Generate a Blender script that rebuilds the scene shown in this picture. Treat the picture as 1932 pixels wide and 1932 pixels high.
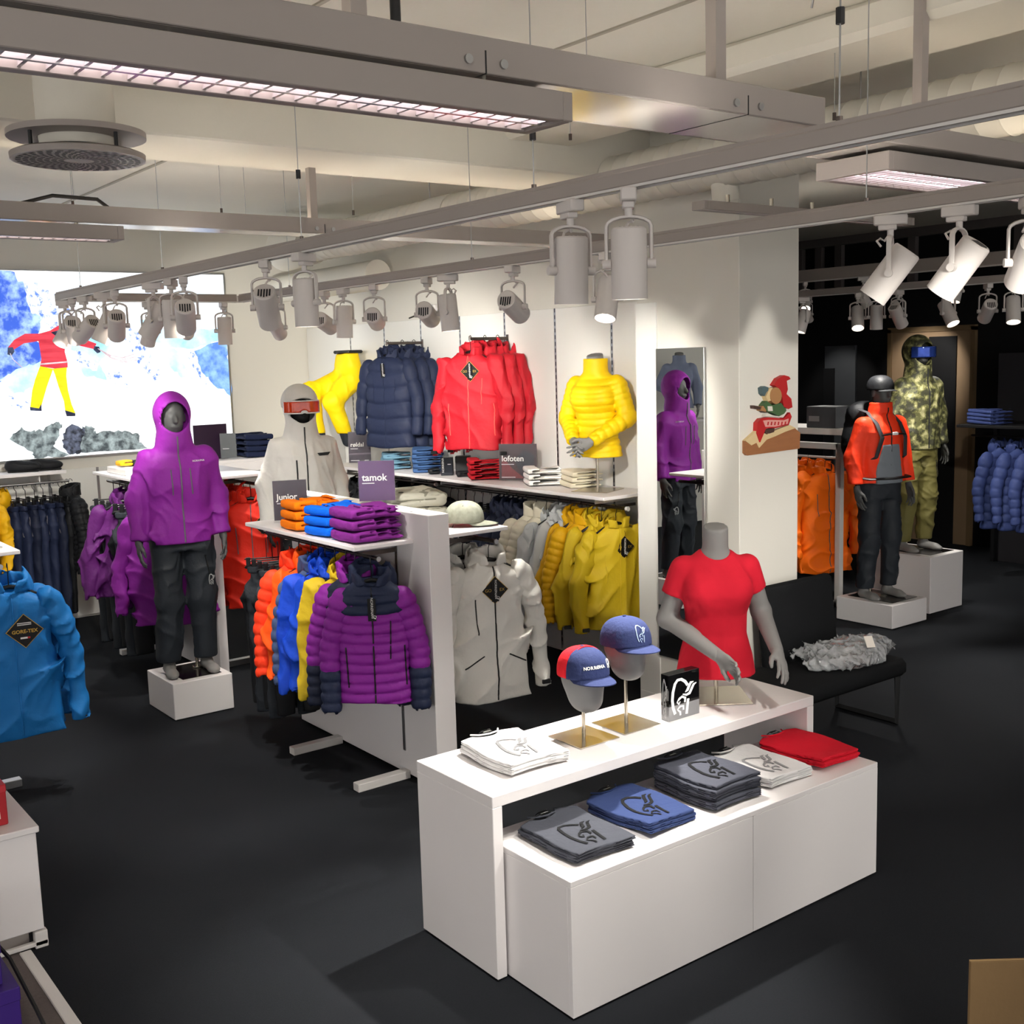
import bpy, math, random
import numpy as np
from mathutils import Vector, Matrix
PI = math.pi
S = bpy.context.scene
for o in list(bpy.data.objects): bpy.data.objects.remove(o)
C = S.collection

# ------------------------------------------------------------------ camera
YAW, PIT, ROL, FPX, CAMH = .923767, -.135026, -.029214, 2141.81, 2.3
def cam_axes():
    f = Vector((math.cos(YAW)*math.cos(PIT), math.sin(YAW)*math.cos(PIT), math.sin(PIT)))
    r = Vector((math.sin(YAW), -math.cos(YAW), 0)); u = r.cross(f)
    return r*math.cos(ROL)+u*math.sin(ROL), -r*math.sin(ROL)+u*math.cos(ROL), f
r_, u_, f_ = cam_axes()
cd = bpy.data.cameras.new('camera'); cam = bpy.data.objects.new('camera', cd); C.objects.link(cam)
cd.sensor_fit = 'HORIZONTAL'; cd.sensor_width = 36; cd.lens = 36*FPX/1932; cd.clip_start = .05
M = Matrix((r_, u_, -f_)).transposed().to_4x4(); M.translation = (0, 0, CAMH); cam.matrix_world = M
S.camera = cam

# ------------------------------------------------------------------ light and exposure
w = bpy.data.worlds.new('world'); S.world = w; w.use_nodes = True
w.node_tree.nodes['Background'].inputs[0].default_value = (.90, .88, .86, 1)
w.node_tree.nodes['Background'].inputs[1].default_value = 1.5
S.view_settings.view_transform = 'Standard'; S.view_settings.look = 'None'
S.view_settings.exposure = 0.6; S.view_settings.gamma = 1; S.view_settings.use_curve_mapping = False
cy = S.cycles; cy.max_bounces = 5; cy.diffuse_bounces = 3; cy.glossy_bounces = 2; cy.transmission_bounces = 3; cy.transparent_max_bounces = 6
cy.caustics_reflective = False; cy.caustics_refractive = False; cy.use_adaptive_sampling = True; cy.adaptive_threshold = .1; cy.adaptive_min_samples = 16
SPOT_W = 75.0          # watts of one track spot
TUBE_E = 6.5          # radiance of the fluorescent tubes
FILL_E = 15.0            # radiance of the unseen strips and tubes added to brighten the ceiling
BOX_E = 1.15           # radiance of the backlit picture

# ------------------------------------------------------------------ materials
def lin(c):
    c = [x/255 for x in c[:3]]
    return tuple((x/12.92 if x <= .04045 else ((x+.055)/1.055)**2.4) for x in c)+(1,)
MATS = {}
def mat(name, col=(128, 128, 128), rough=.5, metal=0., bump=0., bscale=60., vary=0., vscale=8., sheen=0., spec=.5,
        emit=None, estr=0., trans=0., ior=1.45, coat=0., alpha=1., col2=None, aniso=(1, 1, 1), bdist=.01, detail=4.):
    if name in MATS: return MATS[name]
    m = bpy.data.materials.new(name); m.use_nodes = True; nt = m.node_tree; b = nt.nodes['Principled BSDF']
    I = b.inputs
    I['Base Color'].default_value = lin(col); I['Roughness'].default_value = rough; I['Metallic'].default_value = metal
    I['IOR'].default_value = ior
    I['Specular IOR Level'].default_value = spec
    if sheen: I['Sheen Weight'].default_value = sheen; I['Sheen Roughness'].default_value = .5
    if coat: I['Coat Weight'].default_value = coat; I['Coat Roughness'].default_value = .08
    if trans: I['Transmission Weight'].default_value = trans
    if alpha < 1: I['Alpha'].default_value = alpha
    if emit: I['Emission Color'].default_value = lin(emit); I['Emission Strength'].default_value = estr
    if vary or bump:
        tc = nt.nodes.new('ShaderNodeTexCoord'); mp = nt.nodes.new('ShaderNodeMapping')
        mp.inputs['Scale'].default_value = aniso
        nt.links.new(tc.outputs['Object'], mp.inputs[0])
    if vary:
        n = nt.nodes.new('ShaderNodeTexNoise'); n.inputs['Scale'].default_value = vscale; n.inputs['Detail'].default_value = 5
        nt.links.new(mp.outputs[0], n.inputs['Vector'])
        mx = nt.nodes.new('ShaderNodeMix'); mx.data_type = 'RGBA'
        c = lin(col); mx.inputs[6].default_value = tuple(x*(1-vary) for x in c[:3])+(1,)
        mx.inputs[7].default_value = lin(col2) if col2 else tuple(min(1, x*(1+vary)) for x in c[:3])+(1,)
        nt.links.new(n.outputs['Fac'], mx.inputs[0]); nt.links.new(mx.outputs[2], I['Base Color'])
    if bump:
        n2 = nt.nodes.new('ShaderNodeTexNoise'); n2.inputs['Scale'].default_value = bscale; n2.inputs['Detail'].default_value = detail
        nt.links.new(mp.outputs[0], n2.inputs['Vector'])
        bp = nt.nodes.new('ShaderNodeBump'); bp.inputs['Strength'].default_value = bump; bp.inputs['Distance'].default_value = bdist
        nt.links.new(n2.outputs['Fac'], bp.inputs['Height']); nt.links.new(bp.outputs[0], I['Normal'])
    MATS[name] = m
    return m
def fabric(name, col, rough=.75, bump=.35, bscale=14., vary=.07, sheen=.0, spec=.25):
    return mat('fabric_'+name, col, rough, bump=bump, bscale=bscale, vary=vary, vscale=5, sheen=sheen, spec=spec, bdist=.02, detail=6)

# ------------------------------------------------------------------ objects
def tag(o, label=None, cat=None, group=None, kind=None):
    if label: o['label'] = label
    if cat: o['category'] = cat
    if group: o['group'] = group
    if kind: o['kind'] = kind
    return o
def put(name, me, m=None, parent=None, loc=None, rot=None):
    o = bpy.data.objects.new(name, me); C.objects.link(o)
    if m is not None and len(me.materials) == 0: me.materials.append(m)
    if parent: o.parent = parent
    if loc: o.location = loc
    if rot: o.rotation_euler = rot
    return o
def thing(name, label, cat, loc=(0, 0, 0), rz=0, group=None):
    o = bpy.data.objects.new(name, None); C.objects.link(o); o.empty_display_size = .1
    o.location = loc; o.rotation_euler = (0, 0, rz)
    return tag(o, label, cat, group)
def dup(root, loc=None, rz=None, label=None, group=None, rot=None):
    r = root.copy(); C.objects.link(r)
    if loc: r.location = loc
    if rz is not None: r.rotation_euler = (0, 0, rz)
    if rot is not None: r.rotation_euler = rot
    if label: r['label'] = label
    if group: r['group'] = group
    for ch in list(root.children):
        c = ch.copy(); C.objects.link(c); c.parent = r
        for g in list(ch.children):
            d = g.copy(); C.objects.link(d); d.parent = c
    return r

class MB:
    """collects shapes into one mesh"""
    def __init__(s): s.v = []; s.f = []; s.sm = []
    def add(s, vs, fs, smooth=False):
        n = len(s.v); s.v += [tuple(v) for v in vs]; s.f += [tuple(i+n for i in f) for f in fs]; s.sm += [smooth]*len(fs); return s
    def box(s, x0, x1, y0, y1, z0, z1, b=0.):
        if b <= 0:
            vs = [(x, y, z) for z in (z0, z1) for y in (y0, y1) for x in (x0, x1)]
            return s.add(vs, [(0, 2, 3, 1), (4, 5, 7, 6), (0, 1, 5, 4), (2, 6, 7, 3), (0, 4, 6, 2), (1, 3, 7, 5)])
        b = min(b, (x1-x0)*.45, (y1-y0)*.45, (z1-z0)*.45)
        cx, cy, cz = (x0+x1)/2, (y0+y1)/2, (z0+z1)/2; h = ((x1-x0)/2, (y1-y0)/2, (z1-z0)/2)
        vs = []; ix = {}
        for sx in (-1, 1):
            for sy in (-1, 1):
                for sz in (-1, 1):
                    for a in range(3):
                        p = [sx*(h[0]-b), sy*(h[1]-b), sz*(h[2]-b)]; sg = (sx, sy, sz)
                        p[a] = sg[a]*h[a]; ix[(sx, sy, sz, a)] = len(vs); vs.append((cx+p[0], cy+p[1], cz+p[2]))
        fs = []
        def quad(l):
            # orient outwards
            P = [Vector(vs[i])-Vector((cx, cy, cz)) for i in l]
            n = (P[1]-P[0]).cross(P[2]-P[0]); c = sum(P, Vector())
            fs.append(tuple(l) if n.dot(c) > 0 else tuple(reversed(l)))
        for a in range(3):
            o1, o2 = [k for k in range(3) if k != a]
            for sa in (-1, 1):
                l = []
                for q1, q2 in ((-1, -1), (1, -1), (1, 1), (-1, 1)):
                    sg = [0, 0, 0]; sg[a] = sa; sg[o1] = q1; sg[o2] = q2; l.append(ix[(*sg, a)])
                quad(l)
            for q1 in (-1, 1):
                for q2 in (-1, 1):
                    l = []
                    for sa, ax in ((-1, o1), (1, o1), (1, o2), (-1, o2)):
                        sg = [0, 0, 0]; sg[a] = sa; sg[o1] = q1; sg[o2] = q2; l.append(ix[(*sg, ax)])
                    quad(l)
        for sx in (-1, 1):
            for sy in (-1, 1):
                for sz in (-1, 1): quad([ix[(sx, sy, sz, a)] for a in range(3)])
        return s.add(vs, fs)
    def tube(s, pts, r, n=8, cap=True, closed=False, flat=1.):
        pts = [Vector(p) for p in pts]; m = len(pts); rs = r if isinstance(r, (list, tuple)) else [r]*m
        vs = []; prev = None
        for i, p in enumerate(pts):
            if closed: t = pts[(i+1) % m]-pts[i-1]
            else: t = pts[min(i+1, m-1)]-pts[max(i-1, 0)]
            if t.length < 1e-9: t = Vector((0, 0, 1))
            t.normalize()
            if prev is None:
                a = Vector((0, 0, 1)) if abs(t.z) < .9 else Vector((0, 1, 0))
                u = t.cross(a).normalized()
            else:
                u = (prev - t*prev.dot(t))
                u = u.normalized() if u.length > 1e-6 else t.orthogonal().normalized()
            prev = u; w2 = t.cross(u)
            for k in range(n):
                a = 2*PI*k/n; vs.append(p+u*math.cos(a)*rs[i]+w2*math.sin(a)*rs[i]*flat)
        fs = []
        for i in range(m if closed else m-1):
            for k in range(n):
                a, b2 = i*n+k, i*n+(k+1) % n; c, d = ((i+1) % m)*n+k, ((i+1) % m)*n+(k+1) % n
                fs.append((a, b2, d, c))
        if cap and not closed: fs += [tuple(reversed(range(n))), tuple((m-1)*n+k for k in range(n))]
        return s.add(vs, fs, True)
    def cyl(s, p0, p1, r, n=20, r1=None, cap=True): return s.tube([p0, p1], [r, r if r1 is None else r1], n, cap)
    def lathe(s, prof, n=28, org=(0, 0, 0), cap=True):
        vs = []; o = Vector(org)
        for (r, z) in prof:
            for k in range(n):
                a = 2*PI*k/n; vs.append(o+Vector((r*math.cos(a), r*math.sin(a), z)))
        fs = []
        for i in range(len(prof)-1):
            for k in range(n):
                a, b2, c, d = i*n+k, i*n+(k+1) % n, (i+1)*n+k, (i+1)*n+(k+1) % n
                fs.append((a, b2, d, c))
        if cap:
            if prof[0][0] > 1e-6: fs.append(tuple(reversed(range(n))))
            if prof[-1][0] > 1e-6: fs.append(tuple((len(prof)-1)*n+k for k in range(n)))
        return s.add(vs, fs, True)
    def prism(s, poly, fn, t0, t1):
        """poly 2-D outline; fn(u,v,t)->xyz; extruded from t0 to t1"""
        n = len(poly); vs = [fn(u, v, t0) for u, v in poly]+[fn(u, v, t1) for u, v in poly]
        fs = [tuple(reversed(range(n))), tuple(range(n, 2*n))]+[(i, (i+1) % n, n+(i+1) % n, n+i) for i in range(n)]
        return s.add(vs, fs)
    def ribbon(s, pts, w, fn, t=.0006):
        """flat stroke of width w (number or list) along 2-D pts, mapped by fn(u,v,h)"""
        P = [Vector((p[0], p[1])) for p in pts]; m = len(P); ws = w if isinstance(w, (list, tuple)) else [w]*m
        L = []; R = []
        for i in range(m):
            d = P[min(i+1, m-1)]-P[max(i-1, 0)]; d.normalize(); nn = Vector((-d.y, d.x))
            L.append(P[i]+nn*ws[i]/2); R.append(P[i]-nn*ws[i]/2)
        vs = [fn(q.x, q.y, t) for q in L]+[fn(q.x, q.y, t) for q in R]+[fn(q.x, q.y, 0) for q in L]+[fn(q.x, q.y, 0) for q in R]
        fs = []
        for i in range(m-1):
            fs += [(i, i+1, m+i+1, m+i), (2*m+i, i, i+1, 2*m+i+1)[::-1], (m+i, m+i+1, 3*m+i+1, 3*m+i)[::-1]]
        return s.add(vs, fs)
    def mesh(s, name='m', smooth=None, angle=None):
        me = bpy.data.meshes.new(name); me.from_pydata(s.v, [], s.f); me.update()
        sm = s.sm if smooth is None else [smooth]*len(s.f)
        me.polygons.foreach_set('use_smooth', sm)
        if any(sm): me.set_sharp_from_angle(angle=math.radians(angle or 40))
        return me
    def out(s, name, m=None, parent=None, loc=None, rot=None, **k): return put(name, s.mesh(name, **k), m, parent, loc, rot)
def box_obj(name, x0, x1, y0, y1, z0, z1, m, parent=None, b=0., **k): return MB().box(x0, x1, y0, y1, z0, z1, b).out(name, m, parent, **k)

# ------------------------------------------------------------------ implicit surfaces (cloth, bodies)
def smin(a, b, k):
    h = np.clip(.5+.5*(b-a)/k, 0, 1); return b+(a-b)*h-k*h*(1-h)
def smax(a, b, k): return -smin(-a, -b, k)
def cone(P, a, b, ra, rb, sy=1., rib=None):
    """round cone from a to b; sy>1 flattens along y; rib=(count, depth) quilted baffles along it"""
    a = np.array(a, float); b = np.array(b, float); ba = b-a
    q = P-a; t = np.clip((q@ba)/(ba@ba), 0, 1)
    d = q-t[:, None]*ba
    if sy != 1.: d = d*np.array([1, sy, 1])
    r = ra+(rb-ra)*t
    if rib: r = r-rib[1]*(1-np.abs(np.sin(PI*t*rib[0])))**2.2
    return np.sqrt((d*d).sum(1))-r
def ell(P, c, r):
    r = np.array(r, float); q = (P-np.array(c))/r; return (np.sqrt((q*q).sum(1))-1)*r.min()
def loft(P, rows, e=2.4, rib=None):
    """rows: (z, halfwidth, halfdepth, ycentre) - stacked superellipse sections"""
    R = np.array(sorted(rows), float); z = P[:, 2]
    w = np.interp(z, R[:, 0], R[:, 1]); d = np.interp(z, R[:, 0], R[:, 2]); yc = np.interp(z, R[:, 0], R[:, 3])
    if rib is not None:
        g = rib(P); w = w-g; d = d-g
    v = (np.abs(P[:, 0]/w)**e+np.abs((P[:, 1]-yc)/d)**e)**(1/e)
    s = (v-1)*np.minimum(w, d)
    return np.maximum(s, np.maximum(z-R[-1, 0], R[0, 0]-z))
def wob(P, seed, amp, f=9., n=5):
    """cheap smooth noise: sum of random sines"""
    rg = np.random.RandomState(seed); o = np.zeros(len(P))
    for i in range(n):
        k = rg.normal(size=3); k = k/np.linalg.norm(k)*f*(1+.6*i); k[2] *= .55
        o += np.sin(P@k+rg.uniform(0, 6.28))/(1+.5*i)
    return amp*o/2
def crease(P, seed, amp, f=14., n=4):
    """cloth folds: sharp ridges standing out, mostly running down the cloth, with a few diagonal ones"""
    rg = np.random.RandomState(seed+99); o = np.zeros(len(P))
    wv = .9*np.sin(P@rg.normal(size=3)*7)+.6*np.sin(P@rg.normal(size=3)*15)
    for i in range(n):
        k = rg.normal(size=3); k[2] *= (.35 if i % 2 == 0 else .9); k = k/np.linalg.norm(k)*f*(.5+.42*i)
        m = .5+.5*np.sin(P@rg.normal(size=3)*9+rg.uniform(0, 6.28))
        o += m*(1-np.abs(np.sin(P@k+rg.uniform(0, 6.28)+wv)))**2.5
    return -amp*(o/n*4.2-.7)
def isomesh(name, fn, lo, hi, h):
    """naive surface nets of fn(P)<0"""
    lo = np.array(lo, float); hi = np.array(hi, float)
    n = np.maximum(4, np.ceil((hi-lo)/h).astype(int)+1)
    ax = [lo[i]+h*np.arange(n[i]) for i in range(3)]
    G = np.stack(np.meshgrid(*ax, indexing='ij'), -1)
    V = fn(G.reshape(-1, 3)).reshape(n)
    V[0] = np.maximum(V[0], h*.1); V[-1] = np.maximum(V[-1], h*.1)
    V[:, 0] = np.maximum(V[:, 0], h*.1); V[:, -1] = np.maximum(V[:, -1], h*.1)
    V[:, :, 0] = np.maximum(V[:, :, 0], h*.1); V[:, :, -1] = np.maximum(V[:, :, -1], h*.1)
    ins = V < 0
    cn = n-1
    acc = np.zeros((*cn, 3)); cnt = np.zeros(cn)
    c8 = [(i, j, k) for i in (0, 1) for j in (0, 1) for k in (0, 1)]
    sl = lambda o: tuple(slice(o[i], o[i]+cn[i]) for i in range(3))
    for a in c8:
        for d in range(3):
            if a[d]: continue
            b = list(a); b[d] = 1; va = V[sl(a)]; vb = V[sl(b)]
            m = ins[sl(a)] != ins[sl(b)]
            t = np.where(m, va/np.where(m, va-vb, 1), 0)
            for q in range(3): acc[..., q] += np.where(m, a[q]+(t if q == d else 0), 0)
            cnt += m
    idx = np.full(cn, -1); on = cnt > 0; idx[on] = np.arange(on.sum())
    base = np.stack(np.meshgrid(*[np.arange(c) for c in cn], indexing='ij'), -1)
    pts = lo+h*(base[on]+acc[on]/cnt[on][:, None])
    quads = []
    for d in range(3):
        u, v2 = (d+1) % 3, (d+2) % 3
        s0 = [slice(None)]*3; s1 = [slice(None)]*3
        s0[d] = slice(0, n[d]-1); s1[d] = slice(1, n[d])
        for q in (u, v2): s0[q] = slice(1, n[q]-1); s1[q] = slice(1, n[q]-1)
        A = ins[tuple(s0)]; B = ins[tuple(s1)]
        for flip, m in ((0, A & ~B), (1, ~A & B)):
            w3 = np.argwhere(m)
            if len(w3) == 0: continue
            g = w3.copy(); g[:, u] += 1; g[:, v2] += 1
            def cell(du, dv):
                q = g.copy(); q[:, u] += du; q[:, v2] += dv; return idx[q[:, 0], q[:, 1], q[:, 2]]
            Q = [cell(-1, -1), cell(0, -1), cell(0, 0), cell(-1, 0)]
            if flip: Q = Q[::-1]
            quads.append(np.stack(Q, 1))
    F = np.concatenate(quads)
    # light smoothing
    nb = np.zeros_like(pts); c = np.zeros(len(pts))
    for i in range(4):
        a, b = F[:, i], F[:, (i+1) % 4]
        np.add.at(nb, a, pts[b]); np.add.at(nb, b, pts[a]); np.add.at(c, a, 1); np.add.at(c, b, 1)
    pts = .6*pts+.4*nb/np.maximum(c, 1)[:, None]
    me = bpy.data.meshes.new(name)
    me.vertices.add(len(pts)); me.vertices.foreach_set('co', pts.ravel())
    me.loops.add(4*len(F)); me.loops.foreach_set('vertex_index', F.ravel().astype(np.int32))
    me.polygons.add(len(F)); me.polygons.foreach_set('loop_start', np.arange(0, 4*len(F), 4, dtype=np.int32))
    me.polygons.foreach_set('use_smooth', np.ones(len(F), bool))
    me.update(calc_edges=True); me.validate()
    return me
def front_y(fn, x, z, y0=-.4, y1=.3):
    """first surface hit travelling in +y"""
    ys = np.linspace(y0, y1, 141); v = fn(np.stack([np.full(141, x), ys, np.full(141, z)], 1))
    i = np.argmax(v < 0)
    if v[i] >= 0: return 0.
    return float(ys[i])
def seam(fn, pts, r=.004, up=.0035, y0=-.4, n=5, sub=16):
    """tube lying on the front surface through the (x,z) points"""
    Q = []
    for i in range(len(pts)-1):
        for k in range(sub):
            t = k/sub; Q.append((pts[i][0]+(pts[i+1][0]-pts[i][0])*t, pts[i][1]+(pts[i+1][1]-pts[i][1])*t))
    Q.append(pts[-1])
    return MB().tube([(x, front_y(fn, x, z, y0)-up, z) for x, z in Q], r, n)

# ------------------------------------------------------------------ lettering
FONTCACHE = {}
def text_mesh(s, size, extrude=.0004, bold=0., spacing=1., align='CENTER'):
    k = (s, size, extrude, bold, spacing, align)
    if k in FONTCACHE: return FONTCACHE[k]
    cu = bpy.data.curves.new('lettering', 'FONT'); cu.body = s; cu.size = size; cu.extrude = extrude; cu.offset = bold
    cu.space_character = spacing; cu.align_x = align; cu.align_y = 'CENTER'; cu.resolution_u = 3
    o = bpy.data.objects.new('tmp', cu); C.objects.link(o)
    dg = bpy.context.evaluated_depsgraph_get()
    me = bpy.data.meshes.new_from_object(o.evaluated_get(dg)); bpy.data.objects.remove(o); bpy.data.curves.remove(cu)
    me.name = 'lettering'; FONTCACHE[k] = me
    return me
def text(s, size, m, parent, loc, rot=(PI/2, 0, 0), name='lettering', **k):
    me = text_mesh(s, size, **k).copy(); me.materials.clear()
    return put(name, me, m, parent, loc, rot)
# the helmeted head emblem: strokes in a unit square (u right, v up)
EMBLEM = [
    ([(.34, .02), (.28, .2), (.255, .42), (.275, .64), (.34, .86), (.42, .95), (.54, .95), (.66, .86), (.74, .74)], [.085]*9),
    ([(.66, .56), (.73, .6), (.78, .7), (.84, .79), (.93, .8)], [.02, .085, .09, .08, .02]),
    ([(.58, .52), (.70, .475), (.80, .5), (.87, .62), (.93, .72), (1.02, .75)], [.03, .07, .085, .08, .07, .02]),
    ([(.40, .34), (.48, .42), (.56, .46), (.66, .40), (.65, .28)], [.02, .07, .07, .07, .06]),
    ([(.40, .34), (.46, .27), (.50, .34)], [.04, .06, .03]),
    ([(.41, .13), (.50, .20), (.60, .19), (.60, .08)], [.03, .06, .06, .05]),
    ([(.41, .13), (.50, .04), (.505, -.05)], [.03, .06, .05]),
    ([(.755, .36), (.73, .18), (.70, -.06)], [.08, .08, .08]),
]
def emblem(fn, size, u0=0, v0=0, wid=1., t=.0006):
    mb = MB()
    for pts, ws in EMBLEM:
        mb.ribbon([(u0+p[0]*size, v0+p[1]*size) for p in pts], [q*size*wid for q in ws], fn, t)
    return mb
# ================================================================== the setting
m_carpet = mat('carpet', (33, 35, 39), .95, bump=.5, bscale=420, vary=.28, vscale=160, spec=.15, bdist=.004)
m_greyfloor = mat('grey_carpet', (104, 96, 94), .95, bump=.5, bscale=300, vary=.2, vscale=90, spec=.1, bdist=.004)
m_wall = mat('wall_paint', (226, 222, 212), .75, bump=.05, bscale=90, vary=.02, vscale=2, spec=.3)
m_panel = mat('wall_panel_laminate', (236, 234, 228), .5, vary=.01, vscale=2, spec=.3)
m_ceil = mat('ceiling_paint', (226, 221, 208), .85, bump=.12, bscale=25, vary=.04, vscale=1.2, spec=.2)
m_black = mat('black_wall_paint', (20, 20, 22), .7, vary=.15, vscale=3, spec=.3)
m_white = mat('white_laminate', (235, 230, 229), .38, vary=.012, vscale=3, spec=.4)
m_wmetal = mat('white_powder_coat', (222, 218, 214), .4, vary=.02, vscale=6, spec=.45)
m_grmetal = mat('warm_grey_powder_coat', (164, 155, 149), .45, vary=.02, vscale=6, spec=.4)
m_alu = mat('aluminium', (176, 176, 176), .35, metal=1., vary=.05, vscale=20)
m_chrome = mat('polished_steel', (204, 196, 180), .24, metal=1., vary=.02, vscale=30)
m_dark = mat('dark_plastic', (26, 26, 28), .45, vary=.1, vscale=20)
m_gun = mat('gunmetal_rail', (88, 80, 76), .3, metal=1., vary=.08, vscale=20)

def struct(name, o): o.name = name; return tag(o, kind='structure')
struct('floor', box_obj('floor', -9, 14, -7, 10.9, -.1, 0, m_carpet))
g = MB().prism([(-9, -7), (.965, -7), (.965, 4.62), (-9, 4.62)], lambda u, v, t: (u, v, t), 0, .006).out('floor_grey_carpet', m_greyfloor); struct('floor_aisle', g)
struct('trim_1', box_obj('trim_1', .955, 1.0, -7, 4.60, 0, .012, m_wmetal, b=.003))
struct('ceiling', box_obj('ceiling', -9, 14, -7, 10.9, 3.66, 3.8, m_ceil))
# seams of the cast ceiling and the two downstand beams
struct('ceiling_beam', box_obj('ceiling_beam', -9, 5.7, 5.26, 5.90, 3.36, 3.67, m_ceil, b=.01))
b2 = struct('ceiling_beam_cross', box_obj('ceiling_beam_cross', 4.0, 4.5, -7, 5.30, 3.52, 3.67, m_ceil, b=.03))
sm = MB()
for x in (1.1, 2.9): sm.box(x-.012, x+.012, 5.9, 10.8, 3.652, 3.662)
for x in (.5, 2.2, 3.4): sm.box(x-.010, x+.010, -7, 5.26, 3.652, 3.662)
tag(sm.out('ceiling_joint', mat('ceiling_joint', (172, 165, 150), .9, vary=.05)), kind='structure')
hx = MB().box(6.5, 7.1, 3.85, 4.35, 3.62, 3.662, .004).out('ceiling_hatch', mat('hatch_grey', (70, 62, 60), .6, vary=.1)); tag(hx, kind='structure')
MB().box(6.47, 7.13, 3.82, 4.38, 3.645, 3.661).out('hatch_frame', m_grmetal if 'm_grmetal' in globals() else m_wall, hx)
# wall behind the garments, built of panels hung between slotted uprights
wb = struct('wall_back', box_obj('wall_back', 5.56, 5.70, 4.6, 10.9, 0, 3.7, m_wall))
UP = [6.10, 6.735, 7.37, 8.0, 8.61, 9.24, 9.88]
edges = [5.40]+UP+[10.8]
for i in range(len(edges)-1):
    box_obj('wall_panel', 5.545, 5.562, edges[i]+.012, edges[i+1]-.012, .02, 2.66, m_panel, wb, b=.002)
for y in UP:
    o = box_obj('slotted_upright', 5.548, 5.565, y-.012, y+.012, .05, 2.66, m_alu, wb)
    s2 = MB()
    for k in range(52): s2.box(5.546, 5.549, y-.003, y+.003, .08+k*.05, .11+k*.05)
    s2.out('slots', m_dark, o)
wf = struct('wall_far', box_obj('wall_far', -9, 14, 10.8, 10.95, 0, 3.7, m_wall))
xs = [1.0, 1.62, 2.24, 2.86, 3.30, 3.9, 4.5, 5.1, 5.545]
for i in range(len(xs)-1): box_obj('wall_panel', xs[i]+.01, xs[i+1]-.01, 10.78, 10.802, .02, 1.40, m_panel, wf, b=.002)
for x in xs[1:-1]: box_obj('slotted_upright', x-.011, x+.011, 10.775, 10.79, .05, 1.40, m_alu, wf)
# square column with mirror
col = struct('wall_column', box_obj('wall_column', 5.13, 5.67, 4.537, 5.40, 0, 3.68, m_wall, b=.004))
box_obj('edge_panel', 5.122, 5.14, 5.215, 5.405, 0, 2.62, m_panel, col, b=.002)
bs = MB().box(5.118, 5.132, 4.53, 5.4, 0, .07, .003).out('trim_2', m_panel); struct('trim_2', bs)
# dark shop beyond the column
struct('wall_right', box_obj('wall_right', 12.0, 12.2, -7, 10.9, 0, 3.7, m_black))
struct('wall_dark', box_obj('wall_dark', 5.70, 12.1, 10.6, 10.8, 0, 3.7, m_black))
wp = struct('wall_partition', box_obj('wall_partition', 5.701, 5.72, 5.40, 10.7, 0, 3.6, m_black))
# upper band of the dark wall: mullions between black glazing
mu = MB()
for y in (9.55, 9.25, 8.95, 7.92, 6.62, 5.6, 4.6): mu.box(11.93, 12.0, y-.05, y+.05, 3.05, 3.62)
mu.box(11.9, 12.0, 3.0, 10.6, 3.56, 3.66)
tag(mu.out('trim_3', mat('mullion_grey', (92, 86, 84), .6, vary=.05)), kind='structure')
# lit doorway and a grey locker in the dark wall
d = MB().box(11.97, 12.0, 7.15, 8.18, 0, 2.46).out('door_1', mat('doorway_beige', (150, 124, 96), .7, vary=.08, vscale=3)); struct('door_1', d)
df = MB().box(11.94, 12.0, 7.10, 7.15, 0, 2.5).box(11.94, 12.0, 8.18, 8.23, 0, 2.5).box(11.94, 12.0, 7.1, 8.23, 2.46, 2.52).out('door_frame', mat('door_frame_tan', (120, 98, 70), .6, vary=.05), d)
box_obj('door_leaf', 11.95, 11.975, 7.33, 7.68, 0, 2.40, m_black, d)
d2 = MB().box(11.96, 12.0, 8.70, 9.16, 0, 2.33, .004).out('door_2', mat('locker_grey', (72, 74, 78), .5, vary=.06)); struct('door_2', d2)
box_obj('door_panel', 11.94, 11.965, 9.0, 9.16, 0, 2.05, m_dark, d2)

# ------------------------------------------------------------------ ceiling services
m_filltube = mat('added_fill_tube', (255, 246, 236), .4, emit=(255, 244, 226), estr=FILL_E*.5)  # glow added for the ceiling, hidden on the trays
m_fillstrip = mat('added_fill_strip', (255, 246, 236), .4, emit=(255, 249, 240), estr=FILL_E)
def trunk(name, label, x0, x1, y0, y1, z0, z1, joints, rods):
    t = thing(name, label, 'cable tray', ((x0+x1)/2, (y0+y1)/2, z0)); ox, oy, oz = t.location
    mb = MB().box(x0-ox, x1-ox, y0-oy, y1-oy, 0, z1-z0, .006)
    mb.out('tray', mat('tray_gloss', (188, 180, 172), .16, vary=.02, spec=.55), t)
    lip = MB().box(x0-ox, x1-ox, y0-oy-.006, y0-oy+.004, .0, z1-z0+.032, .002).box(x0-ox, x1-ox, y1-oy-.004, y1-oy+.006, 0, z1-z0+.032, .002)
    lip.out('side_rail', m_grmetal, t)
    for x in joints:
        s_ = MB().box(x-.002-ox, x+.002-ox, y0-oy-.007, y1-oy+.002, -.001, .051).out('joint', m_dark, t)
        for dx in (-.05, .05): MB().cyl((x+dx-ox, y0-oy-.006, .026), (x+dx-ox, y0-oy-.012, .026), .011, 12).out('bolt', m_alu, t)
    n = int((x1-x0-.3)/1.25)
    for k in range(n):
        a = x0+.2+k*(x1-x0-.4)/n-ox; MB().cyl((a+.03, .02, z1-z0+.013), (a+1.17, .02, z1-z0+.013), .012, 10).out('added_fill_tube', m_filltube, t)  # unseen tubes added on the tray to brighten the ceiling
    for x in rods: box_obj('hanger_bar', x-.021-ox, x+.021-ox, -.02, .02, z1-z0, 3.67-oz, m_grmetal, t)
    return t
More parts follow.
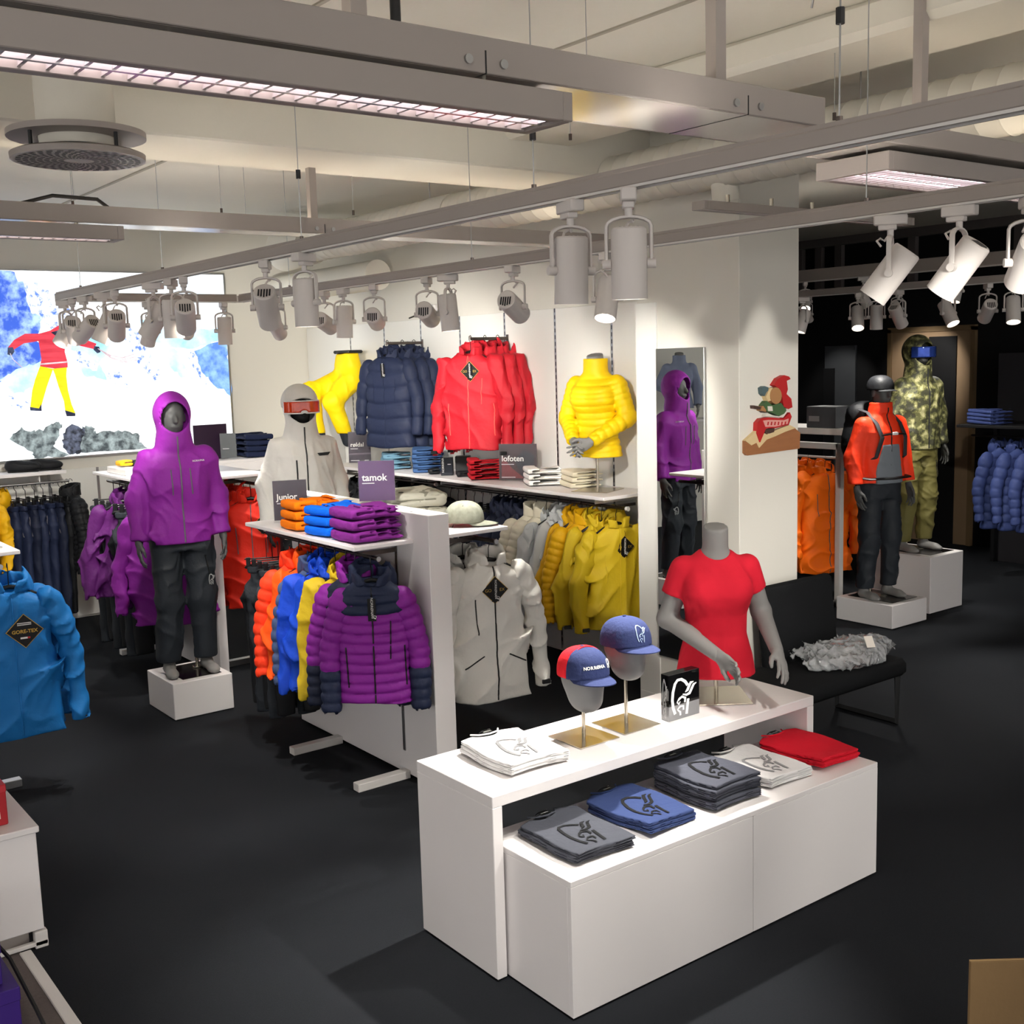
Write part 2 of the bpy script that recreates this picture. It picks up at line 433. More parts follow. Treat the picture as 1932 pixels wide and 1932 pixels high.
trunk('cable_tray', 'wide white cable tray hung near the ceiling above the louvred lamp', -3.2, 2.86, 2.2, 2.5, 2.95, 3.0, (.2, 1.62, 2.52), (-.9, 1.37, 2.56))
trunk('cable_tray', 'cable tray beyond the ceiling beam with cables on top', -3, 5.1, 5.66, 5.84, 3.0, 3.05, (3.05,), (.9, 3.03))
trunk('cable_tray', 'short white cable tray hung at the upper right by the tube lamp', 3.45, 8.4, 2.46, 2.80, 3.01, 3.05, (4.6,), (4.0, 7.0))
# loose black cables lying on the trays
def cable(label, pts, r=.008, m=m_dark):
    o = MB().tube(pts, r, 6).out('cable', m); return tag(o, label, 'cable')
cable('thin dark cable arched over the end of the wide cable tray', [(2.25, 2.33, 3.02), (2.4, 2.33, 3.06), (2.55, 2.35, 3.075), (2.68, 2.37, 3.04), (2.80, 2.4, 3.012)], .006)
cable('dark cable looped on the cable tray beyond the beam', [(.6, 5.75, 3.07), (1.0, 5.75, 3.16), (1.25, 5.75, 3.10), (1.45, 5.75, 3.07), (1.65, 5.75, 3.13), (1.86, 5.75, 3.125), (1.95, 5.75, 3.06)], .010)
# louvred fluorescent lamps
m_tube = mat('fluorescent_tube', (255, 244, 246), .4, emit=(255, 240, 244), estr=TUBE_E)
m_refl = mat('louvre_silver', (220, 216, 218), .22, metal=.6, vary=.02)
def fluo(label, x0, x1, y0, y1, z0, z1, power):
    t = thing('louvre_lamp', label, 'ceiling lamp', ((x0+x1)/2, (y0+y1)/2, z0), group='louvred tube lamps'); ox, oy = t.location[:2]
    a, b, c, e = x0-ox, x1-ox, y0-oy, y1-oy; h = z1-z0
    hs = MB().box(a+.03, b-.03, c, c+.03, 0, h, .002).box(a+.03, b-.03, e-.03, e, 0, h, .002).box(a, a+.03, c, e, 0, h, .002).box(b-.03, b, c, e, 0, h, .002).box(a+.03, b-.03, c+.03, e-.03, h-.012, h-.001)
    hs.out('housing', m_grmetal, t)
    MB().box(a+.03, b-.03, -.006, .006, .004, h*.55).out('divider', m_refl, t)
    lou = MB(); n = int((x1-x0)/.052)
    for k in range(n):
        x = a+.04+k*(b-a-.08)/(n-1)
        lou.add([(x-.004, c+.03, .006), (x-.004, e-.03, .006), (x+.004, e-.03, .006), (x+.004, c+.03, .006), (x, c+.03, h*.5), (x, e-.03, h*.5)],
                [(0, 1, 2, 3), (0, 4, 5, 1), (3, 2, 5, 4), (0, 3, 4), (1, 5, 2)])
    lou.out('louvre', m_refl, t)
    for y in ((c+.03)/2-.003, (e-.03)/2+.003): MB().cyl((a+.05, y, h*.62), (b-.05, y, h*.62), .013, 10).out('tube', m_tube, t)
    for k in range(5):
        x = a+.2+(b-a-.4)*k/4; MB().cyl((x, 0, h), (x, 0, h+.04), .010, 8).out('clip', m_chrome, t)
    return t
fluo('long louvred tube lamp under the cable tray at the upper left', -1.6, 1.86, 2.17, 2.35, 2.862, 2.93, 1)
fluo('louvred tube lamp at the upper right beside the grey hatch', 3.62, 6.6, 2.50, 2.82, 2.93, 2.995, 1)
fluo('small tube lamp bar hung behind the right cable tray', 3.95, 5.6, 3.7, 3.78, 2.95, 2.99, 1)
fluo('tube lamp under the tray beyond the beam', -1.4, 1.93, 5.60, 5.76, 2.92, 2.985, 1)

# round air outlet on its duct
t = thing('air_diffuser', 'round louvred air outlet on a short duct stub at upper left', 'air vent', (1.48, 4.76, 3.13)); t.scale = (.88, .88, 1.0)

MB().lathe([(.0, .0), (.05, .002), (.05, -.004)] and [(.29, .0), (.292, .022), (.27, .03), (.05, .028), (.045, .0)], 48, cap=False).out('face_plate', m_grmetal, t)
MB().lathe([(.045, .002), (.0, .004)], 24).out('hub', m_wmetal, t)
vn = MB()
for ring in range(7):
    r0 = .065+ring*.03; n = 34
    for k in range(n):
        a = 2*PI*k/n+ring*.09; a1 = a+.11
        p = [(r0*math.cos(a), r0*math.sin(a), -.002), ((r0+.022)*math.cos(a+.03), (r0+.022)*math.sin(a+.03), -.002), ((r0+.022)*math.cos(a1+.03), (r0+.022)*math.sin(a1+.03), -.002), (r0*math.cos(a1), r0*math.sin(a1), -.002)]
        vn.add(p, [(0, 1, 2, 3)])
tag(vn.out('slot_ring', m_dark, t), kind='stuff')
MB().lathe([(.0, -.001), (.29, .0)], 48, cap=False).out('disc', m_wmetal, t)
MB().lathe([(.17, .085), (.30, .085), (.30, .108), (.17, .112)], 48, cap=False).out('upper_ring', m_grmetal, t)
for k in range(4): MB().cyl((.25*math.cos(k*1.57+.4), .25*math.sin(k*1.57+.4), .02), (.25*math.cos(k*1.57+.4), .25*math.sin(k*1.57+.4), .09), .009, 8).out('spacer', m_dark, t)
MB().lathe([(.16, .05), (.17, .11), (.17, .54)], 40, cap=False).out('duct_stub', m_ceil, t)
MB().lathe([(.155, .06), (.0, .061)], 30).out('throat', m_dark, t)

# spiral duct along the back wall
t = thing('spiral_duct', 'white painted spiral duct running along the back wall', 'air duct', (4.83, 5.0, 3.34))
def duct(L, r, pitch):
    mb = MB(); pr = []; n = int(L/pitch)
    for k in range(n):
        y = k*pitch; pr += [(r, y), (r, y+pitch-.018), (r+.005, y+pitch-.009)]
    vs = []; N = 30
    for i, (rr, y) in enumerate(pr):
        for k in range(N):
            a = 2*PI*k/N; vs.append((rr*math.cos(a), y+.05*k/N*0, rr*math.sin(a)))
    fs = []
    for i in range(len(pr)-1):
        for k in range(N): fs.append((i*N+k, (i+1)*N+k, (i+1)*N+(k+1) % N, i*N+(k+1) % N))
    fs += [tuple(range(N)), tuple((len(pr)-1)*N+k for k in reversed(range(N)))]
    return mb.add(vs, fs, True)
du = duct(8.2, .148, .115).out('duct_pipe', m_ceil, t, loc=(0, -4.0, 0))
MB().cyl((0, 1.95, 0), (0, 2.25, 0), .156, 30).out('coupling', m_wall, t)
MB().cyl((0, 4.2, 0), (0, 4.75, 0), .17, 30, .19).out('silencer', m_ceil, t)
MB().cyl((.0, -.62, -.10), (.02, -.62, -.22), .075, 20).out('spout', m_ceil, t)
MB().cyl((.3, 3.6, -.3), (.3, 5.6, -.3), .13, 24).out('branch_pipe', m_ceil, t)
for y in (-1.5, .55, 2.3): MB().cyl((0, y, .14), (0, y, .33), .004, 6).out('hanger_rod', m_alu, t)
# thick pipe with smoke heads near the top of the picture
t = thing('air_pipe', 'insulated pipe under the ceiling at the top of the picture', 'air duct', (1.75, 4.1, 3.55))
MB().tube([(-1.3, -1.2, .05), (-.35, -.02, .02), (.1, .35, .0), (.62, .6, .02), (.9, .62, .08)], [.085, .085, .085, .088, .085], 20).out('pipe', m_ceil, t)
MB().tube([(.42, .5, .015), (.46, .52, .012)], [.097, .097], 20).out('pipe_band', m_ceil, t)
def smoke(label, loc, m2):
    t = thing('smoke_detector', label, 'detector', loc, group='detectors under the ceiling')
    MB().lathe([(.05, -.09), (.075, -.03), (.075, .0), (.06, .012)], 24).out('cap', m_ceil, t)
    MB().box(-.055, .055, -.05, .05, .012, .085, .012).out('valve_body', m2, t)
    MB().cyl((0, 0, .08), (0, 0, 3.67-loc[2]), .02, 12).out('stem', m_dark, t)
    MB().tube([(-.05, 0, .05), (-.09, .02, .06), (-.13, 0, .03)], .006, 6).out('lever', m_alu, t)
smoke('sprinkler head with a dark blue valve body at the top edge', (1.42, 3.30, 3.42), mat('valve_blue', (28, 26, 62), .4, vary=.1))
smoke('small sprinkler head with a dark valve behind the cable tray', (2.36, 3.75, 3.42), mat('valve_dark', (44, 34, 34), .4, vary=.1))
# thin suspension wires with grips
def wire(label, x, y, z0, z1, grip=None, r=.0022):
    t = thing('suspension_wire', label, 'wire', (x, y, z0), group='suspension wires from the ceiling')
    MB().cyl((0, 0, 0), (0, 0, z1-z0), r, 6).out('wire', m_alu, t)
    MB().cyl((0, 0, 0), (0, 0, .03), .008, 8).out('ferrule', m_gun, t)
    if grip: MB().cyl((0, 0, grip-z0), (0, 0, grip-z0+.035), .010, 8).out('grip', m_dark, t)
for i, (x, y, g) in enumerate(((2.22, 4.32, 3.05), (2.22, 2.78, 2.95), (2.22, 1.665, 3.02), (2.22, 5.9, None), (2.22, 7.3, None), (3.49, 4.9, None), (3.49, 7.0, None), (3.49, 2.5, None))):
    wire('thin steel wire holding up a spotlight track, %s' % ('above the white jacket figure', 'over the near pair of spotlights', 'at the upper right', 'above the purple figure', 'before the climber in the bright picture', 'before the red jackets', 'before the yellow trousers', 'beside the right tube lamp')[i], x, y, 2.79, 3.66, g)
for i, (x, y, z) in enumerate(((2.0, 6.6, 3.2), (3.0, 6.9, 3.25), (3.3, 7.2, 3.2), (3.75, 4.4, 3.35), (2.9, 3.3, 3.3), (4.1, 3.1, 3.25), (1.4, 8.6, 3.3), (3.6, 6.3, 3.2))):
    wire('unused thin wire end hanging from the ceiling, %s' % ('above the bright picture', 'left of the cable tray hanger bar', 'right of the cable tray hanger bar', 'over the spiral duct', 'behind the wide cable tray', 'at the upper right near the cross beam', 'at the far left above the picture', 'beside the ceiling beam')[i], x, y, z, 3.66, None, .0018)
cable('thin grey cable arched from wire to wire at upper right', [(2.22, 1.665, 3.10), (2.24, 1.69, 3.19), (2.30, 1.76, 3.215), (2.36, 1.84, 3.18), (2.38, 1.87, 3.13)], .0025, m_alu)

# ------------------------------------------------------------------ display tables
t = thing('display_table', 'tall white n-shaped display table with caps and a red shirt torso on top', 'table', (3.215, 3.465, 0))
x0, x1, y0, y1, H = 2.298, 4.135, 3.212, 3.722, .72
ox, oy = 3.215, 3.465
MB().box(x0-ox, x1-ox, y0-oy, y1-oy, H-.045, H, .0025).out('table_top', m_white, t)
MB().box(x0-ox, x0-ox+.045, y0-oy, y1-oy, .008, H-.045, .0025).out('side_panel', m_white, t)
MB().box(x1-ox-.045, x1-ox, y0-oy, y1-oy, .008, H-.045, .0025).out('side_panel', m_white, t)
t = thing('display_table', 'low white box table with rows of folded shirts on top', 'table', (3.22, 3.10, 0))
ox, oy = 3.22, 3.10
x0, x1, y0, y1, H = 2.352, 4.10, 2.842, 3.36, .512
xm = 3.29
for a, b in ((x0, xm-.0012), (xm+.0012, x1)): MB().box(a-ox, b-ox, y0-oy, y0-oy+.02, .008, H-.022, .0012).out('front_panel', m_white, t)
MB().box(x0-ox, x1-ox, y0-oy, y1-oy, H-.022, H, .002).out('table_top', m_white, t)
for a in (x0, x1-.02): MB().box(a-ox, a-ox+.02, y0-oy+.02, y1-oy, .008, H-.022, .0012).out('side_panel', m_white, t)
MB().box(x0-ox+.02, x1-ox-.02, y0-oy+.03, y1-oy-.02, 0, .02).out('plinth', m_dark, t)
# ================================================================== tracks and spotlights
def track(label, p0, p1, w=.044, h=.048, up=True):
    p0, p1 = Vector(p0), Vector(p1); c = (p0+p1)/2; d = p1-p0; L = d.length
    t = thing('spotlight_track', label, 'track rail', c, math.atan2(d.y, d.x), group='white spotlight tracks')
    MB().box(-L/2, L/2, -w/2, w/2, .006, h, .004).out('rail', m_grmetal, t)
    for s in (-1, 1): MB().box(-L/2, L/2, s*w/2-(.008 if s > 0 else 0), s*w/2+(.008 if s < 0 else 0), 0, .007).out('lip', m_wmetal, t)
    MB().box(-L/2, L/2, -.006, .006, .004, .0065).out('conductor_groove', m_dark, t)
    if up:  # glowing strip added to lift the ceiling, its edges screen it from below
        for s in (-1, 1): MB().box(-L/2, L/2, s*.014-.002, s*.014+.002, h, h+.010).out('strip_edge', m_grmetal, t)
        MB().box(-L/2+.05, L/2-.05, -.011, .011, h, h+.003).out('added_fill_strip', m_fillstrip, t)
    for s in (-1, 1): MB().box(s*L/2-.004, s*L/2+.004, -w/2-.002, w/2+.002, -.001, h+.002, .002).out('end_cap', m_wmetal, t)
    return t
ZT = 2.75
track('long white spotlight track crossing in front of the louvred lamp', (2.22, -3.0, ZT), (2.22, 7.78, ZT))
track('white spotlight track running parallel to the back wall', (3.49, -3.0, ZT), (3.49, 7.78, ZT))
track('short white track joining the two long tracks below the bright picture', (2.25, 7.80, ZT), (3.46, 7.80, ZT))
track('white track in the dark shop behind the orange jacket figure', (8.0, 2.2, 2.74), (8.0, 7.6, 2.74))
track('upper white track high in the dark shop', (9.6, 3.0, 2.98), (9.6, 9.4, 2.98), .10, .12, False)
track('far white track along the dark back wall', (10.9, 3.2, 2.90), (10.9, 9.9, 2.90), up=False)

m_spot = mat('spot_housing', (214, 207, 202), .42, vary=.02, vscale=8, spec=.4)
m_lens = mat('spot_lens', (255, 250, 240), .3, emit=(255, 246, 232), estr=6.)
m_off = mat('spot_reflector', (190, 186, 180), .15, metal=.8)
me_adapt = MB().box(-.022, .022, -.055, .055, -.034, .002, .004).box(-.016, .016, -.02, .04, -.05, -.032, .003).cyl((0, 0, -.072), (0, 0, -.048), .011, 12).mesh('adapter')
yo = []
for k in range(9):
    a = PI*k/8; yo.append((.062*math.cos(a), 0, -.098+.026*math.sin(a)))
me_yoke = MB().tube([(.062, 0, -.20)]+yo+[(-.062, 0, -.20)], .006, 6, flat=1.6).cyl((.050, 0, -.20), (.074, 0, -.20), .014, 12).cyl((-.074, 0, -.20), (-.050, 0, -.20), .014, 12).mesh('yoke')
me_can = MB().lathe([(.0, .098), (.044, .098), (.049, .093), (.050, .08), (.050, -.098), (.047, -.098), (.046, -.06), (.03, -.03)], 28, cap=False).mesh('can')
ve = MB()
for k in range(5): ve.box(-.024+k*.012-.0035, -.024+k*.012+.0035, -.036+abs(k-2)*.004, .012, .0975, .0992)
me_vent = ve.mesh('vents')
me_lens = MB().lathe([(.0, -.055), (.046, -.058)], 24, cap=False).mesh('lens')
me_cab = MB().tube([(0, .0, -.06), (.012, .02, -.085), (.018, .035, -.075), (.0, .045, -.085), (-.012, .03, -.105)], .004, 6).mesh('cable')
SPN = [0]
def spot(label, x, y, z, aim, power=1., on=True, rad=.03, angle=56, vis=True, sc=1.):
    t = thing('spotlight', label, 'spotlight', (x, y, z), group='white cylinder spotlights on the tracks')
    piv = Vector((x, y, z-.2*sc)); d = Vector(aim)-piv; hz = math.hypot(d.x, d.y)
    t.rotation_euler = (0, 0, math.atan2(d.y, d.x)-PI/2 if hz > .02 else 0); t.scale = (sc, sc, sc)
    put('adapter', me_adapt, m_spot, t); put('bracket', me_yoke, m_spot, t); put('cable', me_cab, m_spot, t)
    c = put('can', me_can, m_spot, t, (0, 0, -.2), (math.atan2(hz, -d.z), 0, 0))
    put('vent_slots', me_vent, m_dark, c)
    l = put('lens', me_lens, m_lens if on else m_off, c)
    if on and power > 0:
        ld = bpy.data.lights.new('spot_beam', 'SPOT'); ld.energy = SPOT_W*power; ld.spot_size = math.radians(angle); ld.spot_blend = .65
        ld.shadow_soft_size = rad; ld.color = (1., .965, .895)
        lo = bpy.data.objects.new('spot_beam', ld); C.objects.link(lo); lo.parent = c; lo.location = (0, 0, -.11)
    return t
zs = ZT
T1, T2 = 2.22, 3.49
spot('large spotlight pointing straight down, left one of the near pair', T1, 2.613, zs, (2.25, 2.72, 0), .7)
spot('large spotlight pointing straight down, right one of the near pair', T1, 2.364, zs, (2.27, 2.42, 0), .6)
spot('spotlight pointing straight down above the white jacket figure', T1, 4.31, zs, (2.25, 4.32, 0), .8)
spot('spotlight tilted to the right beside the straight one above the purple figure', T1, 4.678, zs, (3.15, 6.1, 1.0), 1.)
for i, (y, a, l) in enumerate(((5.628, (3.0, 7.6, 1.2), 'spotlight with vent slots in the cluster of three before the bright picture'),
    (5.80, (2.3, 5.9, 0), 'spotlight hanging upright in the cluster of three before the bright picture'),
    (6.058, (1.4, 6.9, .8), 'spotlight tilted left in the cluster of three before the bright picture'),
    (6.683, (2.75, 8.6, 1.2), 'spotlight tilted right, nearer of a pair before the picture'),
    (6.874, (1.45, 7.2, .9), 'spotlight tilted left, farther of a pair before the picture'),
    (7.247, (1.6, 9.8, 1.1), 'spotlight tilted left over the pictured climber'),
    (7.50, (2.9, 9.4, 1.2), 'spotlight tilted right at the far end of the long track'),
    (7.66, (1.5, 8.6, 1.0), 'outermost spotlight at the far left end of the long track'))):
    spot(l, T1, y, zs, a, .9)
for i, (y, a, p, l) in enumerate(((7.226, (4.9, 8.9, 1.5), 1., 'spotlight on the wall track aimed at the yellow trousers'),
    (6.527, (5.45, 8.2, 1.9), 1., 'spotlight on the wall track, left one of the pair before the yellow trousers'),
    (6.279, (3.5, 6.4, .5), .9, 'spotlight on the wall track, right one of the pair before the yellow trousers'),
    (5.912, (5.5, 8.4, 1.9), 1.1, 'single spotlight on the wall track aimed at the navy jackets'),
    (5.339, (5.45, 7.2, 1.9), 1.1, 'spotlight crossing another one before the red jackets, left of two'),
    (5.131, (3.6, 5.0, .5), .9, 'spotlight crossing another one before the red jackets, right of two'),
    (4.558, (5.4, 5.6, 1.7), 1.2, 'spotlight with vent slots aimed at the yellow puffer jacket'),
    (3.862, (2.75, 3.42, .7), 3.6, 'spotlight tilted left, half hidden behind the near pair of spotlights'),
    (2.40, (2.8, 3.58, .72), 1.2, 'grey-lit spotlight on the track at the right, tilted to the tables'),
    (2.14, (3.2, 3.5, .72), .7, 'brightly lit white spotlight on the track at the right'))):
    spot(l, T2, y, zs, a, p)
spot('spotlight hanging straight beside the right end of the bright picture', 3.36, 7.8, zs, (3.38, 7.9, 0), .8)
spot('small spotlight below the short joining track, left of the screen edge', 3.06, 7.8, zs, (5.0, 10.75, 2.1), 1.8)
spot('small spotlight at the left on the short joining track', 2.82, 7.8, zs, (2.6, 8.8, .8), .8)
# spotlights added to the same tracks beyond the picture edge, for more light
for x, y, a, p in ( (T1, -.6, (1.0, 3.6, 0), 1.0), (T2, .3, (4.4, 2.4, 0), 1.0), (T2, -.5, (5.2, 2.0, 0), 1.0), (T2, 1.9, (5.7, 4.1, .4), 1.0), (T1, .3, (5.5, 4.5, 1.5), 5.0)):
    spot('added spotlight on the track beyond the picture edge', x, y, zs, a, p, angle=(30 if p > 2 else 44))
for i, (y, a, p, l) in enumerate(((6.36, (7.2, 6.6, 0), .6, 'spotlight at the column edge in the dark shop'),
    (5.80, (6.9, 4.9, .2), .9, 'spotlight with a glaring lens in the dark shop, left of two'),
    (5.42, (9.2, 5.5, 1.2), .9, 'spotlight turned away in the dark shop, left of centre'),
    (4.98, (7.6, 3.4, 0), .8, 'spotlight with a bright lens right of the white spotlight in the dark shop'),
    (4.66, (9.3, 6.0, 1.4), .9, 'spotlight turned away at the right in the dark shop'),
    (4.46, (7.2, 3.9, .2), .8, 'rightmost spotlight with a bright lens in the dark shop'),
    (5.62, (8.1, 5.7, 1.4), .9, 'spotlight above the orange jacket figure in the dark shop'))):
    spot(l, 8.0, y, 2.74, a, p)
for y, a, l in ((7.6, (8.4, 6.5, .9), 'far spotlight aimed at the orange rain jackets'), (6.9, (10.5, 6.1, .9), 'far spotlight aimed at the blue puffer jackets'), (5.9, (9.2, 5.9, 1.6), 'far spotlight aimed at the camouflage figure')):
    spot(l, 9.6, y, 2.98, a, .8)
spot('added far spotlight aimed at the beige doorway', 10.9, 7.4, 2.90, (11.98, 7.7, 2.0), .55)  # lamp added to brighten the doorway
spot('far spotlight aimed at the grey locker', 10.9, 8.6, 2.90, (11.98, 8.9, 1.6), .25)

# ================================================================== backlit mountain picture
LX0, LX1, LZ0, LZ1, LY = .95, 4.64, 1.522, 3.187, 10.74
t = thing('light_box_picture', 'huge backlit picture of a climber on a snowy mountain', 'light box', ((LX0+LX1)/2, LY, LZ0))
def emat(name, c1, c2, estr, scale=4., lo=.42, hi=.6, stretch=(1, 1, 1), detail=8.):
    m = bpy.data.materials.new(name); m.use_nodes = True; nt = m.node_tree; b = nt.nodes['Principled BSDF']
    tc = nt.nodes.new('ShaderNodeTexCoord'); mp = nt.nodes.new('ShaderNodeMapping'); mp.inputs['Scale'].default_value = stretch
    n = nt.nodes.new('ShaderNodeTexNoise'); n.inputs['Scale'].default_value = scale; n.inputs['Detail'].default_value = detail; n.inputs['Roughness'].default_value = .62
    r = nt.nodes.new('ShaderNodeValToRGB'); r.color_ramp.elements[0].position = lo; r.color_ramp.elements[1].position = hi
    r.color_ramp.elements[0].color = lin(c1); r.color_ramp.elements[1].color = lin(c2)
    nt.links.new(tc.outputs['Object'], mp.inputs[0]); nt.links.new(mp.outputs[0], n.inputs['Vector']); nt.links.new(n.outputs['Fac'], r.inputs[0])
    b.inputs['Base Color'].default_value = (.02, .02, .02, 1); b.inputs['Roughness'].default_value = .6
    nt.links.new(r.outputs[0], b.inputs['Emission Color']); b.inputs['Emission Strength'].default_value = estr
    return m
k = BOX_E
e_snow = emat('print_snow', (226, 244, 255), (255, 255, 255), k*1.05, 1.6, .36, .50)
e_sky = emat('print_sky', (222, 240, 252), (240, 252, 255), k*.95, 1., .3, .7)
e_cy = emat('print_cyan_shade', (150, 216, 246), (214, 240, 255), k*.92, 3., .4, .62)
e_blue = emat('print_blue_rock', (58, 96, 205), (188, 222, 255), k*.85, 7., .44, .66)
e_blue2 = emat('print_blue_ridge', (84, 130, 226), (150, 195, 250), k*.85, 9., .40, .64)
e_speck = emat('print_rock_speckle', (84, 122, 205), (250, 252, 255), k*.95, 16., .38, .52)
e_rock = emat('print_grey_rock', (62, 70, 74), (168, 182, 182), k*.8, 13., .40, .66)
e_rockd = emat('print_dark_rock', (22, 26, 36), (110, 118, 140), k*.8, 14., .42, .68)
e_red = emat('print_red_jacket', (196, 44, 62), (236, 72, 88), k*.78, 3., .35, .65, (1, 1, 9))
e_yel = emat('print_yellow_trousers', (226, 204, 6), (246, 230, 30), k*.82, 4., .35, .65, (1, 1, 4))
e_dk = emat('print_boots', (30, 36, 60), (80, 90, 120), k*.7, 12.)
e_rope = emat('print_rope', (196, 168, 176), (230, 214, 220), k*.8, 12.)
def pu(zx, zy):
    top = 130+.0246*zx; bot = 1705-.066*zx; v = (zy-top)/(bot-top); u = zx/(1830+70*v)
    return (2.575-.13*v+(4.64-(2.575-.13*v))*u, LZ1+(LZ0-LZ1)*v)
def flat(name, pts, m, lay, raw=False):
    P = [p if raw else pu(*p) for p in pts]
    cx = t.location.x
    y1 = -.001*lay
    mb = MB().prism([(x-cx, z-LZ0) for x, z in P][::-1], lambda u, v, q: (u, q, v), y1, y1-.0008)
    return mb.out(name, m, t)
cx = t.location.x
MB().box(LX0-cx, LX1-cx, .002, .06, 0, LZ1-LZ0).out('case', m_alu, t)
MB().box(LX0-cx-.012, LX0-cx, -.012, .06, -.012, LZ1-LZ0+.012).box(LX1-cx, LX1-cx+.012, -.012, .06, -.012, LZ1-LZ0+.012).box(LX0-cx, LX1-cx, -.012, .06, -.012, 0).box(LX0-cx, LX1-cx, -.012, .06, LZ1-LZ0, LZ1-LZ0+.012).out('frame', m_alu, t)
flat('snow_print', [(LX0, LZ0), (LX1, LZ0), (LX1, LZ1), (LX0, LZ1)], e_snow, 0, True)
def rag(pts, seed, amp=14, sub=5):
    rg = random.Random(seed); o = []
    for i in range(len(pts)):
        a, b = pts[i], pts[(i+1) % len(pts)]
        for k2 in range(sub):
            q = k2/sub; j = 0 if k2 == 0 else amp
            o.append((a[0]+(b[0]-a[0])*q+rg.uniform(-j, j), a[1]+(b[1]-a[1])*q+rg.uniform(-j, j)))
    return o
flat('sky_print', [pu(60, 136), pu(1828, 178), pu(1836, 400), pu(1300, 420), pu(700, 330), pu(300, 300), pu(120, 200)], e_sky, 1, True)
flat('blue_rock_print', rag([(-600, 160), (90, 136), (190, 260), (240, 480), (330, 520), (260, 700), (420, 800), (280, 900), (120, 1000), (-20, 1060), (-600, 900)], 1), e_blue, 2)
flat('speckle_print', rag([(180, 220), (330, 240), (420, 320), (560, 420), (560, 560), (440, 640), (320, 560), (230, 430)], 2), e_speck, 2)
flat('cyan_print', rag([(0, 1030), (160, 930), (300, 880), (280, 1050), (180, 1140), (90, 1130)], 3), e_cy, 3)
flat('cyan_print', rag([(560, 560), (800, 590), (860, 760), (760, 900), (820, 1040), (640, 1000), (540, 820)], 4), e_cy, 2)
flat('speckle_print', rag([(520, 780), (640, 800), (760, 900), (740, 960), (620, 900), (540, 860)], 5), e_speck, 3)
flat('speckle_print', rag([(950, 560), (1060, 620), (1180, 820), (1290, 1040), (1220, 1060), (1080, 900), (960, 660)], 6), e_speck, 3)
flat('speckle_print', rag([(800, 960), (900, 940), (1000, 1100), (980, 1140), (840, 1040)], 16), e_speck, 3)
flat('cyan_print', rag([(1100, 540), (1240, 590), (1500, 640), (1840, 600), (1846, 690), (1560, 780), (1320, 760), (1180, 690)], 7), e_cy, 2)
flat('cyan_print', rag([(1310, 770), (1420, 800), (1500, 950), (1560, 1040), (1420, 1000), (1340, 900)], 8), e_cy, 3)
flat('blue_rock_print', rag([(1850, 690), (1560, 800), (1600, 940), (1700, 1050), (1890, 1180), (1872, 900)], 9), e_blue2, 3)
flat('speckle_print', rag([(1480, 800), (1560, 820), (1620, 960), (1720, 1070), (1660, 1080), (1540, 930)], 10), e_speck, 4)
flat('speckle_print', rag([(10, 1150), (110, 1160), (240, 1230), (230, 1270), (90, 1250), (20, 1200)], 11), e_speck, 4)
flat('rock_print', rag([(70, 1520), (160, 1420), (230, 1460), (330, 1440), (420, 1380), (468, 1400), (430, 1520), (400, 1590), (520, 1660), (250, 1685), (240, 1630)], 12, 12), e_rock, 4)
flat('rock_print', rag([(470, 1480), (540, 1400), (640, 1440), (610, 1560), (600, 1650), (520, 1658), (470, 1580)], 13, 10), e_rockd, 5)
flat('rock_print', rag([(620, 1420), (700, 1420), (730, 1480), (840, 1460), (1000, 1470), (1080, 1500), (1080, 1560), (1150, 1610), (640, 1645), (590, 1640)], 14, 12), e_rock, 4)
# the climber
flat('jacket_print', [(280, 655), (380, 625), (480, 560), (540, 580), (550, 660), (495, 740), (490, 800), (512, 890), (512, 930), (420, 940), (300, 920), (312, 860), (296, 740)], e_red, 6)
flat('sleeve_print', [(300, 650), (190, 650), (110, 700), (65, 760), (100, 785), (180, 730), (296, 710)], e_red, 7)
flat('sleeve_print', [(500, 660), (600, 680), (740, 735), (720, 780), (600, 750), (492, 735)], e_red, 7)
flat('glove_print', [(62, 762), (100, 760), (112, 795), (90, 830), (60, 820)], e_dk, 8)
flat('glove_print', [(722, 755), (760, 760), (772, 805), (745, 815), (715, 785)], e_dk, 8)
flat('trouser_print', [(300, 918), (400, 940), (385, 985), (350, 1090), (310, 1240), (290, 1270), (225, 1255), (240, 1120), (262, 1030)], e_yel, 8)
flat('trouser_print', [(395, 940), (505, 930), (500, 1000), (512, 1120), (540, 1240), (568, 1310), (490, 1300), (480, 1210), (440, 1090), (412, 985)], e_yel, 8)
flat('boot_print', [(222, 1255), (290, 1268), (308, 1230), (310, 1290), (225, 1285)], e_dk, 9)
flat('boot_print', [(486, 1285), (568, 1312), (566, 1335), (500, 1335)], e_dk, 9)
flat('harness_print', [(300, 895), (512, 878), (512, 890), (300, 908)], e_rope, 9)
flat('face_print', [(385, 640), (480, 612), (470, 650), (420, 668)], e_dk, 9)
for i, (dx, dy) in enumerate(((0, 0), (20, 30), (40, 10), (10, 55), (50, 70))):
    pts = [(750, 775), (850, 830+dy*.3), (950, 850+dy*.6), (1080-dx, 812+dy*1.1)]
    cxx = t.location.x
    MB().ribbon([(pu(*p)[0]-cxx, pu(*p)[1]-LZ0) for p in pts], .006, lambda u, v, q: (u, -.009-q, v)).out('rope_print', e_rope, t)
MB().ribbon([(pu(*p)[0]-cx, pu(*p)[1]-LZ0) for p in ((80, 810), (100, 860), (170, 930))], .006, lambda u, v, q: (u, -.009-q, v)).out('rope_print', e_rope, t)

